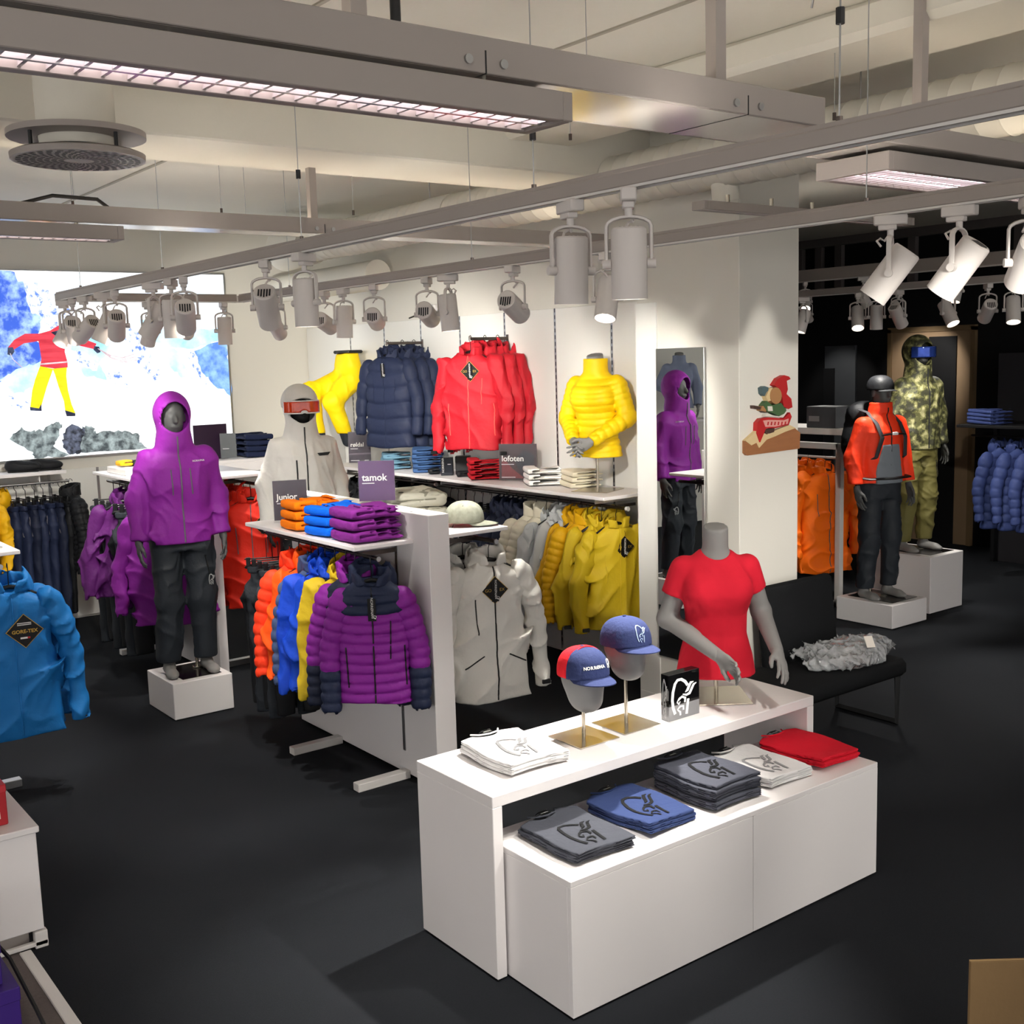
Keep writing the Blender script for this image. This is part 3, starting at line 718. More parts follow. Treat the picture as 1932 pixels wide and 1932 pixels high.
# ================================================================== mirror on the column
t = thing('wall_mirror', 'tall frameless mirror on the cream column reflecting the purple figure', 'mirror', (5.112, 5.0, .345))
MB().box(-.006, .010, -.205, .205, 0, 1.985, .002).out('backing', m_alu, t)
MB().box(-.0085, -.006, -.203, .203, .002, 1.983).out('glass', mat('mirror_glass', (232, 236, 236), .0, metal=1.), t)

# ================================================================== bench
m_bench = mat('black_upholstery', (20, 21, 23), .85, bump=.2, bscale=200, vary=.15, vscale=40, spec=.2, bdist=.003)
m_blk = mat('black_steel', (16, 16, 17), .45, vary=.1)
t = thing('bench', 'black upholstered bench with backrest against the column', 'bench', (5.40, 4.2, 0))
MB().box(-.56, .56, -.28, .22, .31, .42, .03).out('seat', m_bench, t, smooth=True, angle=50)
bk = MB().box(-.24, .44, -.035, .035, 0, .50, .022).out('backrest', m_bench, t, (0, .17, .40), (-.12, 0, 0), smooth=True, angle=50)
for x in (-.50, .50):
    MB().tube([(x, -.24, .31), (x, -.24, .02), (x, .20, .02), (x, .20, .31)], .022, 4).out('leg_frame', m_blk, t)
# crumpled plastic bag
def bagf(P):
    d = ell(P, (0, 0, .05), (.30, .20, .075)); d = smin(d, ell(P, (.17, .06, .06), (.19, .13, .07)), .05)
    return smax(d+wob(P, 5, .02, 22)+crease(P, 7, .022, 30, 6), -P[:, 2]+.002, .01)
m_film = mat('clear_film', (176, 178, 180), .10, spec=1., bump=1., bscale=22, vary=.85, vscale=16, alpha=.62, coat=1., bdist=.03)
tb = thing('plastic_bag', 'crumpled clear plastic bags on the black bench', 'plastic bag', (5.62, 4.10, .422), -.2)
put('film', isomesh('film', bagf, (-.4, -.3, -.02), (.45, .3, .2), .010), m_film, tb)
MB().box(-.05, .02, -.24, -.235, .02, .09, .001).out('label_card', mat('paper_label', (214, 206, 196), .6, vary=.03), tb, (0, .04, -.01), (-.5, .1, .1))

# ================================================================== gondola racks
def rod(mb, a, b, r=.0125): return mb.cyl(a, b, r, 14)
def gondola(label, x, y0, y1, lx, rx, H=1.5, zsh=1.36, s0=.15, railoff=(.23, .40), legs=(.31, 1.08), zr=1.285, ext=.12, tk=.13):
    """panel with shelves and hang rails on both sides; x = left face, lx/rx shelf depth"""
    t = thing('display_gondola', label, 'display rack', (x+tk/2, (y0+y1)/2, 0)); ox, oy = x+tk/2, (y0+y1)/2
    L = y1-y0
    MB().box(-tk/2, tk/2, -L/2, L/2, .02, H, .003).out('panel', m_white, t)
    for k in range(3):
        MB().box(-tk/2+.015, -tk/2+.035, -L/2+.2+k*.5, -L/2+.206+k*.5, H-.001, H+.0006).out('top_slot', m_dark, t)
    for s, dp, ro in ((-1, lx, railoff[0]), (1, rx, railoff[1])):
        if not dp: continue
        a, b = sorted((s*tk/2, s*(tk/2+dp)))
        MB().box(a, b, -L/2+s0, L/2-.12, zsh-.022, zsh, .003).out('shelf', m_white, t)
        for yy in (-L/2+.33, L/2-.3):
            MB().box(s*tk/2-.004, s*tk/2+.004, yy-.012, yy+.012, .15, H-.18).out('slotted_upright', m_alu, t)
            a2, b2 = sorted((s*tk/2, s*(tk/2+dp*.75)))
            MB().box(a2, b2, yy-.006, yy+.006, zsh-.055, zsh-.022, .002).out('shelf_bracket', m_wmetal, t)
        rl = rod(MB(), (s*(tk/2+ro), -L/2+s0-.02, zr), (s*(tk/2+ro), L/2-.14, zr)).out('hang_rail', m_gun, t)
        rod(MB(), (s*(tk/2+ro), -L/2+s0-.022, zr), (s*(tk/2+ro), -L/2+s0-.014, zr), .0135).out('end_cap', m_alu, rl)
        for yy in (-L/2+.33, L/2-.3):
            a2, b2 = sorted((s*tk/2, s*(tk/2+ro)))
            MB().box(a2, b2, yy-.004, yy+.004, zr-.012, zr+.012).out('rail_bracket', m_gun, t)
        for q in legs:
            a2, b2 = sorted((s*tk/2, s*(tk/2+.33)))
            MB().box(a2, b2, -L/2+q-.03, -L/2+q+.03, .0, .045, .003).out('foot', m_alu if s > 0 else m_wmetal, t)
    return t
gondola('white gondola rack with orange, blue and purple kids jackets', 3.17, 4.92, 6.52, .36, .50)
gondola('white gondola rack behind the purple jacket figure', 3.19, 7.86, 9.30, .42, .42, 1.50, 1.50, .02, (.31, .31), (.3, 1.25), 1.42, tk=.07)
gondola('white gondola rack with a blue rain jacket at the left edge', 1.0, 6.28, 7.9, .0, .38, 1.5, 1.36, .08, (.25, .27), (.3, 1.1))

# ------------------------------------------------------------------ wall shelves with rails
def wall_shelf(label, y0, y1, z=1.352, x0=5.05, rail=True):
    t = thing('wall_shelf', label, 'shelf', (5.545, (y0+y1)/2, z)); oy = (y0+y1)/2
    MB().box(x0-5.545, 0, y0-oy, y1-oy, -.025, 0, .003).out('board', m_white, t)
    for yy in (y0+.22, y1-.22):
        MB().box(-.38, 0, yy-oy-.006, yy-oy+.006, -.075, -.025, .002).out('bracket', m_wmetal, t)
        MB().box(-.28, 0, yy-oy-.005, yy-oy+.005, -.12, -.10).out('rail_bracket', m_gun, t)
    rl = rod(MB(), (-.27, y0-oy+.02, -.10), (-.27, y1-oy-.03, -.10)).out('hang_rail', m_gun, t)
    MB().cyl((-.27, y0-oy+.0, -.10), (-.27, y0-oy+.022, -.10), .016, 14).out('end_cap', m_wmetal, rl)
    return t
wall_shelf('white wall shelf with jumpers, red sign and the yellow puffer torso', 5.66, 8.02)
wall_shelf('white wall shelf left of the red jumpers with blue jumpers', 8.03, 9.60, 1.352)
t = thing('wall_shelf', 'white shelf below the backlit picture with black shoes', 'shelf', (2.0, 10.775, 1.425))
MB().box(-3.2, .92, -.36, 0, -.03, 0, .003).out('board', m_white, t)
rl = rod(MB(), (-1.2, -.30, -.10), (.95, -.30, -.10), .011).out('hang_rail', m_alu, t)
for x in (-.9, .7): MB().box(x-.005, x+.005, -.3, 0, -.11, -.03).out('bracket', m_wmetal, t)
t = thing('wall_shelf', 'white corner shelf right of the backlit picture with navy jumpers', 'shelf', (4.3, 10.775, 1.40))
MB().box(-.9, 1.2, -.44, 0, -.03, 0, .003).out('board', m_white, t)
MB().box(-.9, 1.2, -.44, -.41, -.12, -.03, .003).out('front_lip', m_white, t)
rod(MB(), (-.9, -.34, -.17), (1.2, -.34, -.17), .011).out('hang_rail', m_alu, t)

# wall pegs
def peg(label, y):
    t = thing('wall_peg', label, 'hook', (5.545, y, 2.455))
    MB().box(-.37, -.002, -.006, .006, -.012, .012, .002).out('arm', m_gun, t)
    MB().box(-.006, .0, -.016, .016, -.05, .03, .002).out('mount', m_gun, t)
    MB().box(-.376, -.37, -.008, .008, -.014, .022, .002).out('stop', m_gun, t)
peg('dark steel peg on the wall holding the navy jackets', 8.585)
peg('steel peg on the wall holding the red jackets', 7.33)

# ------------------------------------------------------------------ white frames of the dark shop
t = thing('garment_frame', 'white square-tube frame rack with orange rain jackets', 'display rack', (8.32, 6.9, 0))
for y in (-.70, .75): MB().box(-.028, .028, y-.028, y+.028, 0, 1.47, .004).out('post', m_wmetal, t)
MB().box(-.028, .028, -.70, .75, 1.415, 1.47, .004).out('top_bar', m_wmetal, t)
MB().box(-.028, .028, -.70, .75, 0, .05, .004).out('base_bar', m_wmetal, t)
rod(MB(), (0, -.70, 1.34), (0, .75, 1.34), .011).out('hang_rail', m_wmetal, t)
t = thing('display_shelf', 'white display shelf behind the orange jackets with a grey box', 'shelf', (9.0, 7.2, 0))
MB().box(-.25, .25, -1.1, .9, 1.50, 1.56, .004).out('board', m_wmetal, t)
for y in (-.9, .8): MB().box(-.02, .02, y-.02, y+.02, 0, 1.5).out('post', m_wmetal, t)
t = thing('display_shelf', 'dark shelf unit with a blue folded stack above the blue puffer jackets', 'display rack', (10.85, 5.9, 0))
MB().box(-.3, .46, -1.3, .55, 1.47, 1.50, .003).out('board', m_dark, t)
MB().box(.46, .5, -1.3, .55, 0, 2.2, .003).out('back_panel', mat('charcoal_panel', (44, 42, 46), .7, vary=.1), t)
rod(MB(), (-.1, -1.3, 1.38), (-.1, .5, 1.38), .012).out('hang_rail', m_gun, t)
for y in (-1.28, .53): MB().box(.40, .46, y-.02, y+.02, 0, 1.48).out('post', m_dark, t)

# ------------------------------------------------------------------ plinths
def plinth(label, x0, x1, y0, y1, h):
    t = thing('plinth', label, 'plinth', ((x0+x1)/2, (y0+y1)/2, 0), group='white plinths under the figures'); a, b = (x1-x0)/2, (y1-y0)/2
    MB().box(-a, a, -b, b, .006, h, .004).out('box', m_white, t)
    MB().box(-a+.09, a-.05, -b+.06, b-.05, h, h+.004, .001).out('mirror_plate', mat('smoked_plate', (54, 50, 48), .12, metal=.7), t)
plinth('low white plinth under the purple jacket figure', 2.549, 2.96, 7.10, 7.58, .25)
plinth('low white plinth under the orange jacket figure', 7.93, 8.42, 5.38, 5.93, .20)
plinth('taller white plinth under the camouflage figure', 8.62, 9.12, 5.48, 6.06, .50)
plinth('white plinth behind the gondola rack under the white jacket figure', 3.50, 3.98, 7.2, 7.66, .25)

# ------------------------------------------------------------------ counter at the left edge
t = thing('counter_unit', 'white low counter cabinet with a red box at the left edge', 'cabinet', (.55, 4.88, 0))
MB().box(-.55, .51, -.27, .27, .075, .485, .004).out('body', m_white, t)
MB().box(-.56, .52, -.285, .28, .485, .512, .004).out('top', m_white, t)
MB().box(-.55, .46, -.22, .24, .0, .075).out('recessed_base', m_grmetal, t)
MB().box(-.55, .52, -.275, -.255, .012, .03, .002).out('base_rail', m_wmetal, t)
MB().box(.47, .52, -.275, -.24, .0, .07, .003).out('foot', m_wmetal, t)
t = thing('gift_box', 'red cardboard box with a purple label on the white counter', 'box', (.93, 4.86, .513))
MB().box(-.36, .05, -.17, .17, 0, .165, .004).out('carton', mat('red_carton', (176, 30, 40), .5, vary=.08, vscale=30, aniso=(1, 1, 8)), t)
MB().box(-.105, -.045, -.1715, -.170, .03, .11).out('label_patch', mat('purple_label', (62, 40, 120), .5), t)
for z in (.03, .12): MB().box(-.01, .022, -.1715, -.170, z, z+.028).out('white_patch', mat('label_white', (226, 214, 200), .6), t)
MB().box(-.362, .052, -.172, .172, .135, .1665, .003).out('lid', mat('red_lid', (190, 46, 56), .5, vary=.1, vscale=60, aniso=(1, 8, 1)), t)
m_pc = mat('purple_carton', (58, 30, 122), .5, vary=.1)
t = thing('shoe_box', 'purple cardboard box standing in the lower left corner, upper one', 'box', (.66, 4.22, .165)); 
MB().box(-.2, .13, -.12, .12, 0, .16, .003).out('carton', m_pc, t); MB().box(-.203, .133, -.123, .123, .115, .164, .003).out('lid', m_pc, t)
t = thing('shoe_box', 'purple cardboard box at the bottom in the lower left corner', 'box', (.68, 4.2, .008)); 
MB().box(-.22, .15, -.15, .12, 0, .152, .003).out('carton', m_pc, t); MB().box(-.223, .153, -.153, .123, .105, .156, .003).out('lid', m_pc, t)
cable('dark cable hanging beside the purple boxes in the lower left corner', [(.80, 4.35, .25), (.84, 4.2, .2), (.88, 4.05, .06), (.88, 3.8, .016), (.84, 3.4, .016)], .008)
# cardboard box near the photographer
t = thing('cardboard_sheet', 'brown cardboard sheet cut off in the lower right corner', 'cardboard', (2.42, 1.16, 0), YAW-PI/2)
m_cb = mat('cardboard', (122, 96, 62), .8, bump=.1, bscale=80, vary=.05, vscale=12)
MB().box(-.235, .5, -.005, .005, 0, .93, .002).out('sheet', m_cb, t)
MB().box(-.235, .5, -.002, .002, .93, .932).out('cut_edge', mat('cardboard_edge', (170, 140, 96), .8), t)
# ================================================================== garments
def pm(name, me, m, parent=None, loc=None, rot=None):
    """object with an object-linked material so meshes can be shared between colours"""
    if len(me.materials) == 0: me.materials.append(None)
    o = put(name, me, None, parent, loc, rot); o.material_slots[0].link = 'OBJECT'; o.material_slots[0].material = m
    return o
F_ = dict(purple=(132, 34, 144), dpurple=(84, 24, 94), orange=(255, 86, 14), redorange=(250, 62, 26), blue=(16, 66, 190), gblue=(66, 82, 118), olive=(204, 174, 30),
          navy=(34, 42, 68), dnavy=(27, 33, 54), red=(190, 28, 42), white=(222, 219, 212), grey=(190, 192, 192), beige=(208, 200, 180), yellow=(246, 204, 10), dyellow=(218, 166, 8), rain=(22, 108, 176),
          black=(20, 21, 24), char=(38, 42, 48), rorange=(255, 112, 10), pblue=(62, 76, 130), redj=(226, 44, 26), skyblue=(30, 116, 232), gold=(236, 178, 20))
def fab(c, gloss=False): return fabric(c+('_g' if gloss else ''), F_[c], .5 if gloss else .6, spec=.4 if gloss else .32)
m_zip = mat('zip_black', (18, 18, 20), .5, vary=.05); m_zipg = mat('zip_grey', (96, 92, 98), .5, vary=.05)
m_tagb = mat('tag_black', (14, 14, 15), .35, vary=.05); m_tagw = mat('tag_white', (230, 228, 224), .5); m_gold = mat('tag_gold', (196, 158, 70), .4, metal=.2)
m_hang = mat('hanger_black', (16, 16, 18), .35, vary=.05)
GEO = {}
def jacket_geo(key, W=.23, L=.70, D=.085, sl=.60, rib=0., hood=True, seed=1, amp=1., flare=.015, h=.0095, two=False, shoulder=.075, splay=.05):
    if key in GEO: return GEO[key]
    rows = [(.014, .078, .05, .008), (-.015, .105, .056, .004), (-.045, .16, min(D, .068), 0), (-.08, W-.025, min(D, .078), 0), (-.125, W, D*.97, 0), (-.25, W, D, 0),
            (-.45, W-.004, D+.004, 0), (-L, W+flare, D+.01, 0)]
    rf = None
    if rib:
        def rf(P):
            z = P[:, 2]+.012*np.cos(P[:, 0]*9)+wob(P, seed+3, .006, 12)
            return .016*(1-np.abs(np.sin(PI*z/rib)))**2.0*(P[:, 2] < -.06)
    wa = (.003 if rib else .0115)*amp
    def body(P):
        d = loft(P, rows+[(-L-.06, rows[-1][1], rows[-1][2], 0)], 2.6, rf)+wob(P, seed, wa*.7, 10)+crease(P, seed, wa*1.25, 11); d = smax(d, -L-P[:, 2]+.006*np.sin(P[:, 0]*16+seed), .006)
        sh = .036 if rib else .042; inner = loft(P, [(r[0], r[1]-sh, r[2]-sh, r[3]) for r in rows], 2.6)
        if D > .07: d = np.maximum(d, -np.maximum(inner, P[:, 2]+L-.05))
        d = np.maximum(d, -ell(P, (0, -.03, .02), (.058, .045, .05)))
        return d
    def sleeve_f(s):
        A, B, E = (s*(W-.04), 0, -.085), (s*(W+splay), .008, -.085-sl*.46), (s*(W+splay+.006), -.035, -.085-sl)
        sy = max(1.08, .080/(D+.006))
        n1 = max(1, round(sl*.46/rib)) if rib else 0; n2 = max(1, round(sl*.54/rib)) if rib else 0
        def f(P):
            d = smin(cone(P, A, B, shoulder, .064, sy, (n1, .014) if rib else None), cone(P, B, E, .064, .05, sy, (n2, .014) if rib else None), .02 if rib else .03)
            d = d+wob(P, seed+7+s, wa*.8, 13)+crease(P, seed+11+s, wa*1.5, 15)
            d = smax(d, (E[2]-.01)-P[:, 2], .008)
            return np.maximum(d, -cone(P, E, (E[0], E[1], E[2]-.1), .038, .04))
        return f, (min(A[0], E[0])-.11, -.13, E[2]-.05), (max(A[0], E[0])+.11, .12, .01)
    def neck(P):
        ax = np.sqrt((P[:, 0]/.088)**2+((P[:, 1]-.004)/.07)**2)
        shell = np.abs((ax-1)*.07)-.010
        hc = .058 if hood else .075
        d = np.maximum(shell, np.maximum(P[:, 2]-hc-.02*P[:, 1]/.07, -.02-P[:, 2]))
        v = np.maximum(np.abs(P[:, 0])-.02-.5*np.maximum(P[:, 2], 0), P[:, 1]+.02)
        d = smax(d, -v, .006)
        if hood:
            o = ell(P, (0, .078, .0), (.125, .082, .125)); i = ell(P, (0, .03, .055), (.10, .10, .115))
            c = smax(np.maximum(o, -i), -ell(P, (0, -.05, .05), (.13, .08, .2)), .02)
            d = smin(d, c, .02)
        return d+wob(P, seed+20, .005*amp, 24)+crease(P, seed+21, (.008 if hood else .004)*amp, 26)
    G = {'body': isomesh('jacket_body', body, (-W-.05, -D-.06, -L-.03), (W+.05, D+.06, .04), h)}
    for s, n in ((-1, 'sl'), (1, 'sr')):
        f, lo, hi = sleeve_f(s); G[n] = isomesh('jacket_sleeve', f, lo, hi, h); G[n+'f'] = f; G[n+'b'] = (lo, hi)
    G['neck'] = isomesh('jacket_neck', neck, (-.18, -.11, -.16), (.18, .22, .15), h*.85)
    if two:
        yk = lambda P: np.maximum(body(P)-.004, -.17-.10*np.abs(P[:, 0])*0-P[:, 2]-.03*np.sign(P[:, 0])*0)
        G['yoke'] = isomesh('jacket_yoke', yk, (-W-.05, -D-.07, -.2), (W+.05, D+.07, .04), h)
        for n in ('sl', 'sr'):
            f = G[n+'f']; lo, hi = G[n+'b']; zc = -.085-sl*.62
            G[n+'c'] = isomesh('sleeve_cuff', (lambda f: lambda P: np.maximum(f(P)-.004, P[:, 2]-zc-.08*(P[:, 0]*0)))(f), (lo[0]-.01, lo[1]-.01, lo[2]-.01), (hi[0]+.01, hi[1]+.01, zc+.04), h)
    xs = lambda r, pts: seam(body, pts, r)
    G['zip'] = xs(.0045, [(0, -.025), (0, -.2), (0, -.45), (0, -L+.01)]).mesh('zip')
    G['p1'] = xs(.0038, [(W*.48, -.20), (W*.44, -.40)]).mesh('pocket_zip')
    G['p2'] = xs(.0038, [(-W*.48, -.20), (-W*.44, -.40)]).mesh('pocket_zip')
    G['q1'] = xs(.0045, [(W*.30, -L*.66), (W*.78, -L*.74)]).mesh('pocket_zip')
    G['q2'] = xs(.0045, [(-W*.30, -L*.66), (-W*.78, -L*.74)]).mesh('pocket_zip')
    G['v1'] = xs(.0045, [(W*.82, -L*.52), (W*.84, -L*.85)]).mesh('pocket_zip')
    G['v2'] = xs(.0045, [(-W*.74, -L*.52), (-W*.70, -L*.85)]).mesh('pocket_zip')
    for s, n in ((-1, 'tabl'), (1, 'tabr')):
        x = s*(W+splay+.006); G[n] = MB().box(x-.03, x+.022, -.103, -.088, -.085-sl+.012, -.085-sl+.038, .003).mesh('cuff_tab')
    G['fy'] = lambda x, z: front_y(body, x, z)
    G['P'] = dict(W=W, L=L, D=D, sl=sl)
    GEO[key] = G
    return G
RAIL = .118
hk = [(0, 0, .02), (0, 0, .085)]+[(.0, .018*math.cos(a)-.018+.018, .105+.020*math.sin(a)) for a in [PI+.0-k*PI/6*1.0 for k in range(0)]]
hook_pts = [(0, 0, .0), (0, 0, .075), (0, -.012, .09), (0, -.019, .108), (0, -.014, .126), (0, 0, .134), (0, .014, .126), (0, .019, .110)]
me_hanger = MB().tube(hook_pts, .0028, 6).tube([(-.17, .0, -.065), (-.10, .004, -.028), (-.04, .004, .0), (0, .004, .008), (.04, .004, .0), (.10, .004, -.028), (.17, 0, -.065)], [.009, .011, .012, .013, .012, .011, .009], 8).mesh('hanger')
me_tag = MB().box(-.021, .021, -.0012, .0012, -.12, 0, .0005).mesh('tag')
me_dia = MB().prism([(0, -.077), (.077, 0), (0, .077), (-.077, 0)], lambda u, v, t: (u, t, v), .001, -.001).mesh('diamond')
me_diab = MB().prism([(0, -.081), (.081, 0), (0, .081), (-.081, 0)], lambda u, v, t: (u, t, v), .0016, .0008).mesh('diamond_border')
me_string = MB().tube([(0, .0, .0), (.003, -.004, .03), (0, .004, .06)], .0012, 5).mesh('string')
me_emb = emblem(lambda u, v, h: (u, -h, v), .026, -.016, 0).mesh('emblem')
def hang_tag(parent, x, y, z, diamond=True, s=1., tilt=.05, front=True):
    p = put('hang_tag', me_tag, m_tagb, parent, (x, y-.004, z), (tilt, 0, -.05)); p.scale = (s, s, s)
    put('tag_string', me_string, m_tagb, p)
    text('NORRØNA', .019, m_tagw, p, (.001, -.002, -.042), (PI/2, PI/2, 0))
    put('tag_emblem', me_emb.copy(), m_tagw, p, (-.002, -.0016, -.1), (0, PI/2, 0))
    if diamond:
        q = put('diamond_tag', me_dia, m_tagb, parent, (x, y+.004, z-.055*s), (tilt, 0, 0)); q.scale = (s, s, s)
        put('gold_border', me_diab, m_gold, q)
        text('GO', .026, m_gold, q, (-.042, -.0022, 0)); text('EX', .026, m_gold, q, (.042, -.0022, 0))
    return p
def jacket(label, group, loc, rz, col, geo, col2=None, zipc=None, pockets='p', tags=None, cat='jacket', name='hanging_jacket', cuffs=False, hcol=None, sc=1., gloss=False):
    """loc = point on the rail; the garment hangs below it"""
    G = geo; t = thing(name, label, cat, (loc[0], loc[1], loc[2]-RAIL*sc), rz, group); t.scale = (sc, sc, sc)
    m = fab(col, gloss); m2 = fab(col2) if col2 else m; z = zipc or m_zip
    pm('body', G['body'], m, t); a = pm('sleeve', G['sl'], m, t); b = pm('sleeve', G['sr'], m, t)
    pm('collar', G['neck'], fab(hcol) if hcol else m, t); put('hanger', me_hanger, m_hang, t); pm('front_zip', G['zip'], z, t)
    for k in {'p': ('p1', 'p2'), 'q': ('q1', 'q2', 'p2'), 'v': ('v1', 'v2', 'p1'), '': ()}[pockets]: pm('pocket_zip', G[k], z, t)
    if col2 and 'yoke' in G:
        pm('yoke', G['yoke'], m2, t); pm('cuff_panel', G['slc'], m2, a); pm('cuff_panel', G['src'], m2, b)
    if cuffs: pm('cuff_tab', G['tabl'], m_zip, a); pm('cuff_tab', G['tabr'], m_zip, b)
    if tags:
        x, zz, dia = tags; hang_tag(t, x, G['fy'](x, zz-.05)-.012, zz, dia)
    return t
# --- trousers on clip hangers
def trouser_geo(key, W=.20, L=1.02, D=.05, seed=1, h=.011):
    if key in GEO: return GEO[key]
    def f(P):
        top = loft(P, [(0, W*.86, D*.75, 0), (-.12, W*.95, D, 0), (-.30, W, D*1.05, 0)], 2.6)
        d = top
        for s in (-1, 1): d = smin(d, cone(P, (s*W*.5, 0, -.22), (s*W*.52, -.01, -L), W*.50, W*.42, 1.9), .03)
        d = np.maximum(d, -L-P[:, 2])
        return d+wob(P, seed, .007, 10)+crease(P, seed, .012, 12)
    G = {'body': isomesh('trouser_legs', f, (-W-.06, -D-.06, -L-.02), (W+.06, D+.06, .02), h)}
    G['band'] = isomesh('trouser_band', lambda P: np.maximum(f(P)-.004, -.045-P[:, 2]), (-W-.06, -D-.06, -.06), (W+.06, D+.06, .03), h*.9)
    G['pz'] = seam(f, [(W*.55, -.10), (W*.8, -.26)], .004).mesh('pocket_zip'); G['f'] = f
    GEO[key] = G; return G
me_clip = MB().tube([(x, y, z-.02) for x, y, z in hook_pts], .0028, 6).tube([(-.15, 0, -.02), (.15, 0, -.02)], .005, 6).box(-.14, -.11, -.012, .012, -.075, -.01, .003).box(.11, .14, -.012, .012, -.075, -.01, .003).mesh('clip_hanger')
def trousers(label, group, loc, rz, col, geo, sc=1.):
    t = thing('hanging_trousers', label, 'trousers', (loc[0], loc[1], loc[2]-.175), rz, group); t.scale = (sc, sc, sc)
    pm('legs', geo['body'], fab(col), t); pm('waistband', geo['band'], fab(col), t); pm('pocket_zip', geo['pz'], m_zipg, t)
    put('clip_hanger', me_clip, m_hang, t, (0, 0, .06))
    return t
def R(a): return math.radians(a)
ORD = ['first', 'second', 'third', 'fourth', 'fifth', 'sixth', 'seventh', 'eighth', 'ninth', 'tenth', 'eleventh', 'twelfth']

# --- gondola A, kids side
gk_puff = jacket_geo('kpuff', .195, .64, .075, .60, .052, True, 3, .9, two=True, splay=.035)
gk_shell = jacket_geo('kshell', .195, .66, .048, .58, 0, True, 5, 1.1, splay=.035)
gk_shell2 = jacket_geo('kshell2', .195, .64, .052, .57, 0, True, 8, 1.3, splay=.03)
gk_thin = jacket_geo('kthinpuff', .195, .64, .052, .57, .06, True, 9, 1., splay=.03)
XA, ZA = 2.912, 1.285; ga = 'kids jackets on the near gondola rail'
jacket('purple puffer jacket with navy shoulders at the front of the gondola rail', ga, (XA, 5.085, ZA), R(-34), 'purple', gk_puff, 'navy', tags=(.0, -.075, False), pockets='v', hcol='navy')
jacket('purple puffer jacket with hood, second on the gondola rail', ga, (XA-.01, 5.225, ZA), R(-40), 'purple', gk_puff, 'dnavy')
jacket('olive yellow rain jacket between the purple puffers and the blue ones', ga, (XA, 5.345, ZA), R(-36), 'olive', gk_shell)
jacket('bright blue rain jacket nearer the yellow one on the gondola', ga, (XA-.01, 5.45, ZA), R(-34), 'blue', gk_shell2)
jacket('bright blue rain jacket farther from the yellow one on the gondola', ga, (XA-.02, 5.545, ZA), R(-30), 'blue', gk_shell)
jacket('grey-blue quilted jacket between the blue and the orange ones', ga, (XA-.01, 5.645, ZA), R(-30), 'gblue', gk_thin)
jacket('orange rain jacket next to the grey-blue quilted one', ga, (XA, 5.75, ZA), R(-32), 'orange', gk_shell2, zipc=fab('orange'))
jacket('red-orange quilted jacket at the far end of the coloured row', ga, (XA-.02, 5.86, ZA), R(-32), 'redorange', gk_thin, zipc=fab('orange'))
gt = trouser_geo('tr1', .17, .98, .045, 2); gt2 = trouser_geo('tr2', .18, 1.02, .05, 6)
for i, y in enumerate((5.98, 6.06, 6.14, 6.22, 6.30)):
    trousers('black trousers hanging behind the orange jackets, %s from the front' % ORD[i], 'black trousers on the gondola rail', (XA-.02, y, ZA), R(-12-3*i), ('black', 'char')[i % 2], (gt, gt2)[i % 2], .88)
# --- gondola A, white shells
g_shell = jacket_geo('shell', .245, .80, .085, .66, 0, True, 12, 1.15, flare=.02)
g_shell_n = jacket_geo('shelln', .235, .72, .055, .64, 0, True, 15, 1.2)
g_shell_m = jacket_geo('shellm', .235, .73, .058, .64, 0, True, 18, 1.3)
XW = 3.70
jacket('off-white shell jacket with black zips hanging right of the gondola', 'white shells on the gondola', (XW, 5.13, ZA), R(-14), 'white', g_shell, pockets='q', tags=(.0, -.10, True), cuffs=True)
jacket('off-white shell jacket half hidden behind the front white one', 'white shells on the gondola', (XW-.06, 5.30, ZA), R(-18), 'white', g_shell_n, cuffs=True)
jacket('red jacket tucked behind the white shells on the gondola', 'white shells on the gondola', (XW-.1, 5.45, ZA), R(-12), 'red', g_shell_m)
for i in range(3): jacket('dark jacket hanging behind the white shells, %s from the front' % ORD[i], 'white shells on the gondola', (XW-.06, 5.58+.12*i, ZA), R(-12), 'black', g_shell_n)
# --- wall rail
XR, ZR = 5.275, 1.252; gw = 'jackets on the wall rail'
g_lp = jacket_geo('lpuff', .235, .68, .06, .62, .045, False, 22, .9)
jacket('olive yellow shell jacket with a diamond tag at the front of the wall rail', gw, (XR, 5.79, ZR), R(-14), 'olive', g_shell_m, zipc=fab('olive'), tags=(.03, -.10, True), cuffs=True, pockets='p')
jacket('olive yellow shell jacket, second on the wall rail', gw, (XR-.03, 5.905, ZR), R(-22), 'olive', g_shell_n, zipc=fab('olive'), cuffs=True)
jacket('yellow quilted down jacket, third on the wall rail', gw, (XR-.06, 6.02, ZR), R(-24), 'dyellow', g_lp, zipc=fab('dyellow'), pockets='')
jacket('yellow shell jacket behind the yellow down jacket', gw, (XR-.02, 6.13, ZR), R(-20), 'dyellow', g_shell_n, zipc=fab('dyellow'))
jacket('pale grey shell jacket next to the yellow ones on the wall rail', gw, (XR-.02, 6.25, ZR), R(-22), 'grey', g_shell_n)
jacket('pale grey shell jacket beside the beige down jackets', gw, (XR-.03, 6.38, ZR), R(-24), 'grey', g_shell_m)
jacket('beige quilted down jacket nearer the grey shells', gw, (XR-.03, 6.52, ZR), R(-22), 'beige', g_lp, zipc=fab('beige'), pockets='')
jacket('beige quilted down jacket beside the dark garments', gw, (XR-.03, 6.64, ZR), R(-22), 'beige', g_lp, zipc=fab('beige'), pockets='')
for i in range(3): jacket('dark navy jacket beside the beige down jackets, %s from the right' % ORD[i], gw, (XR-.02, 6.77+.12*i, ZR), R(-20), 'dnavy', g_shell_n)
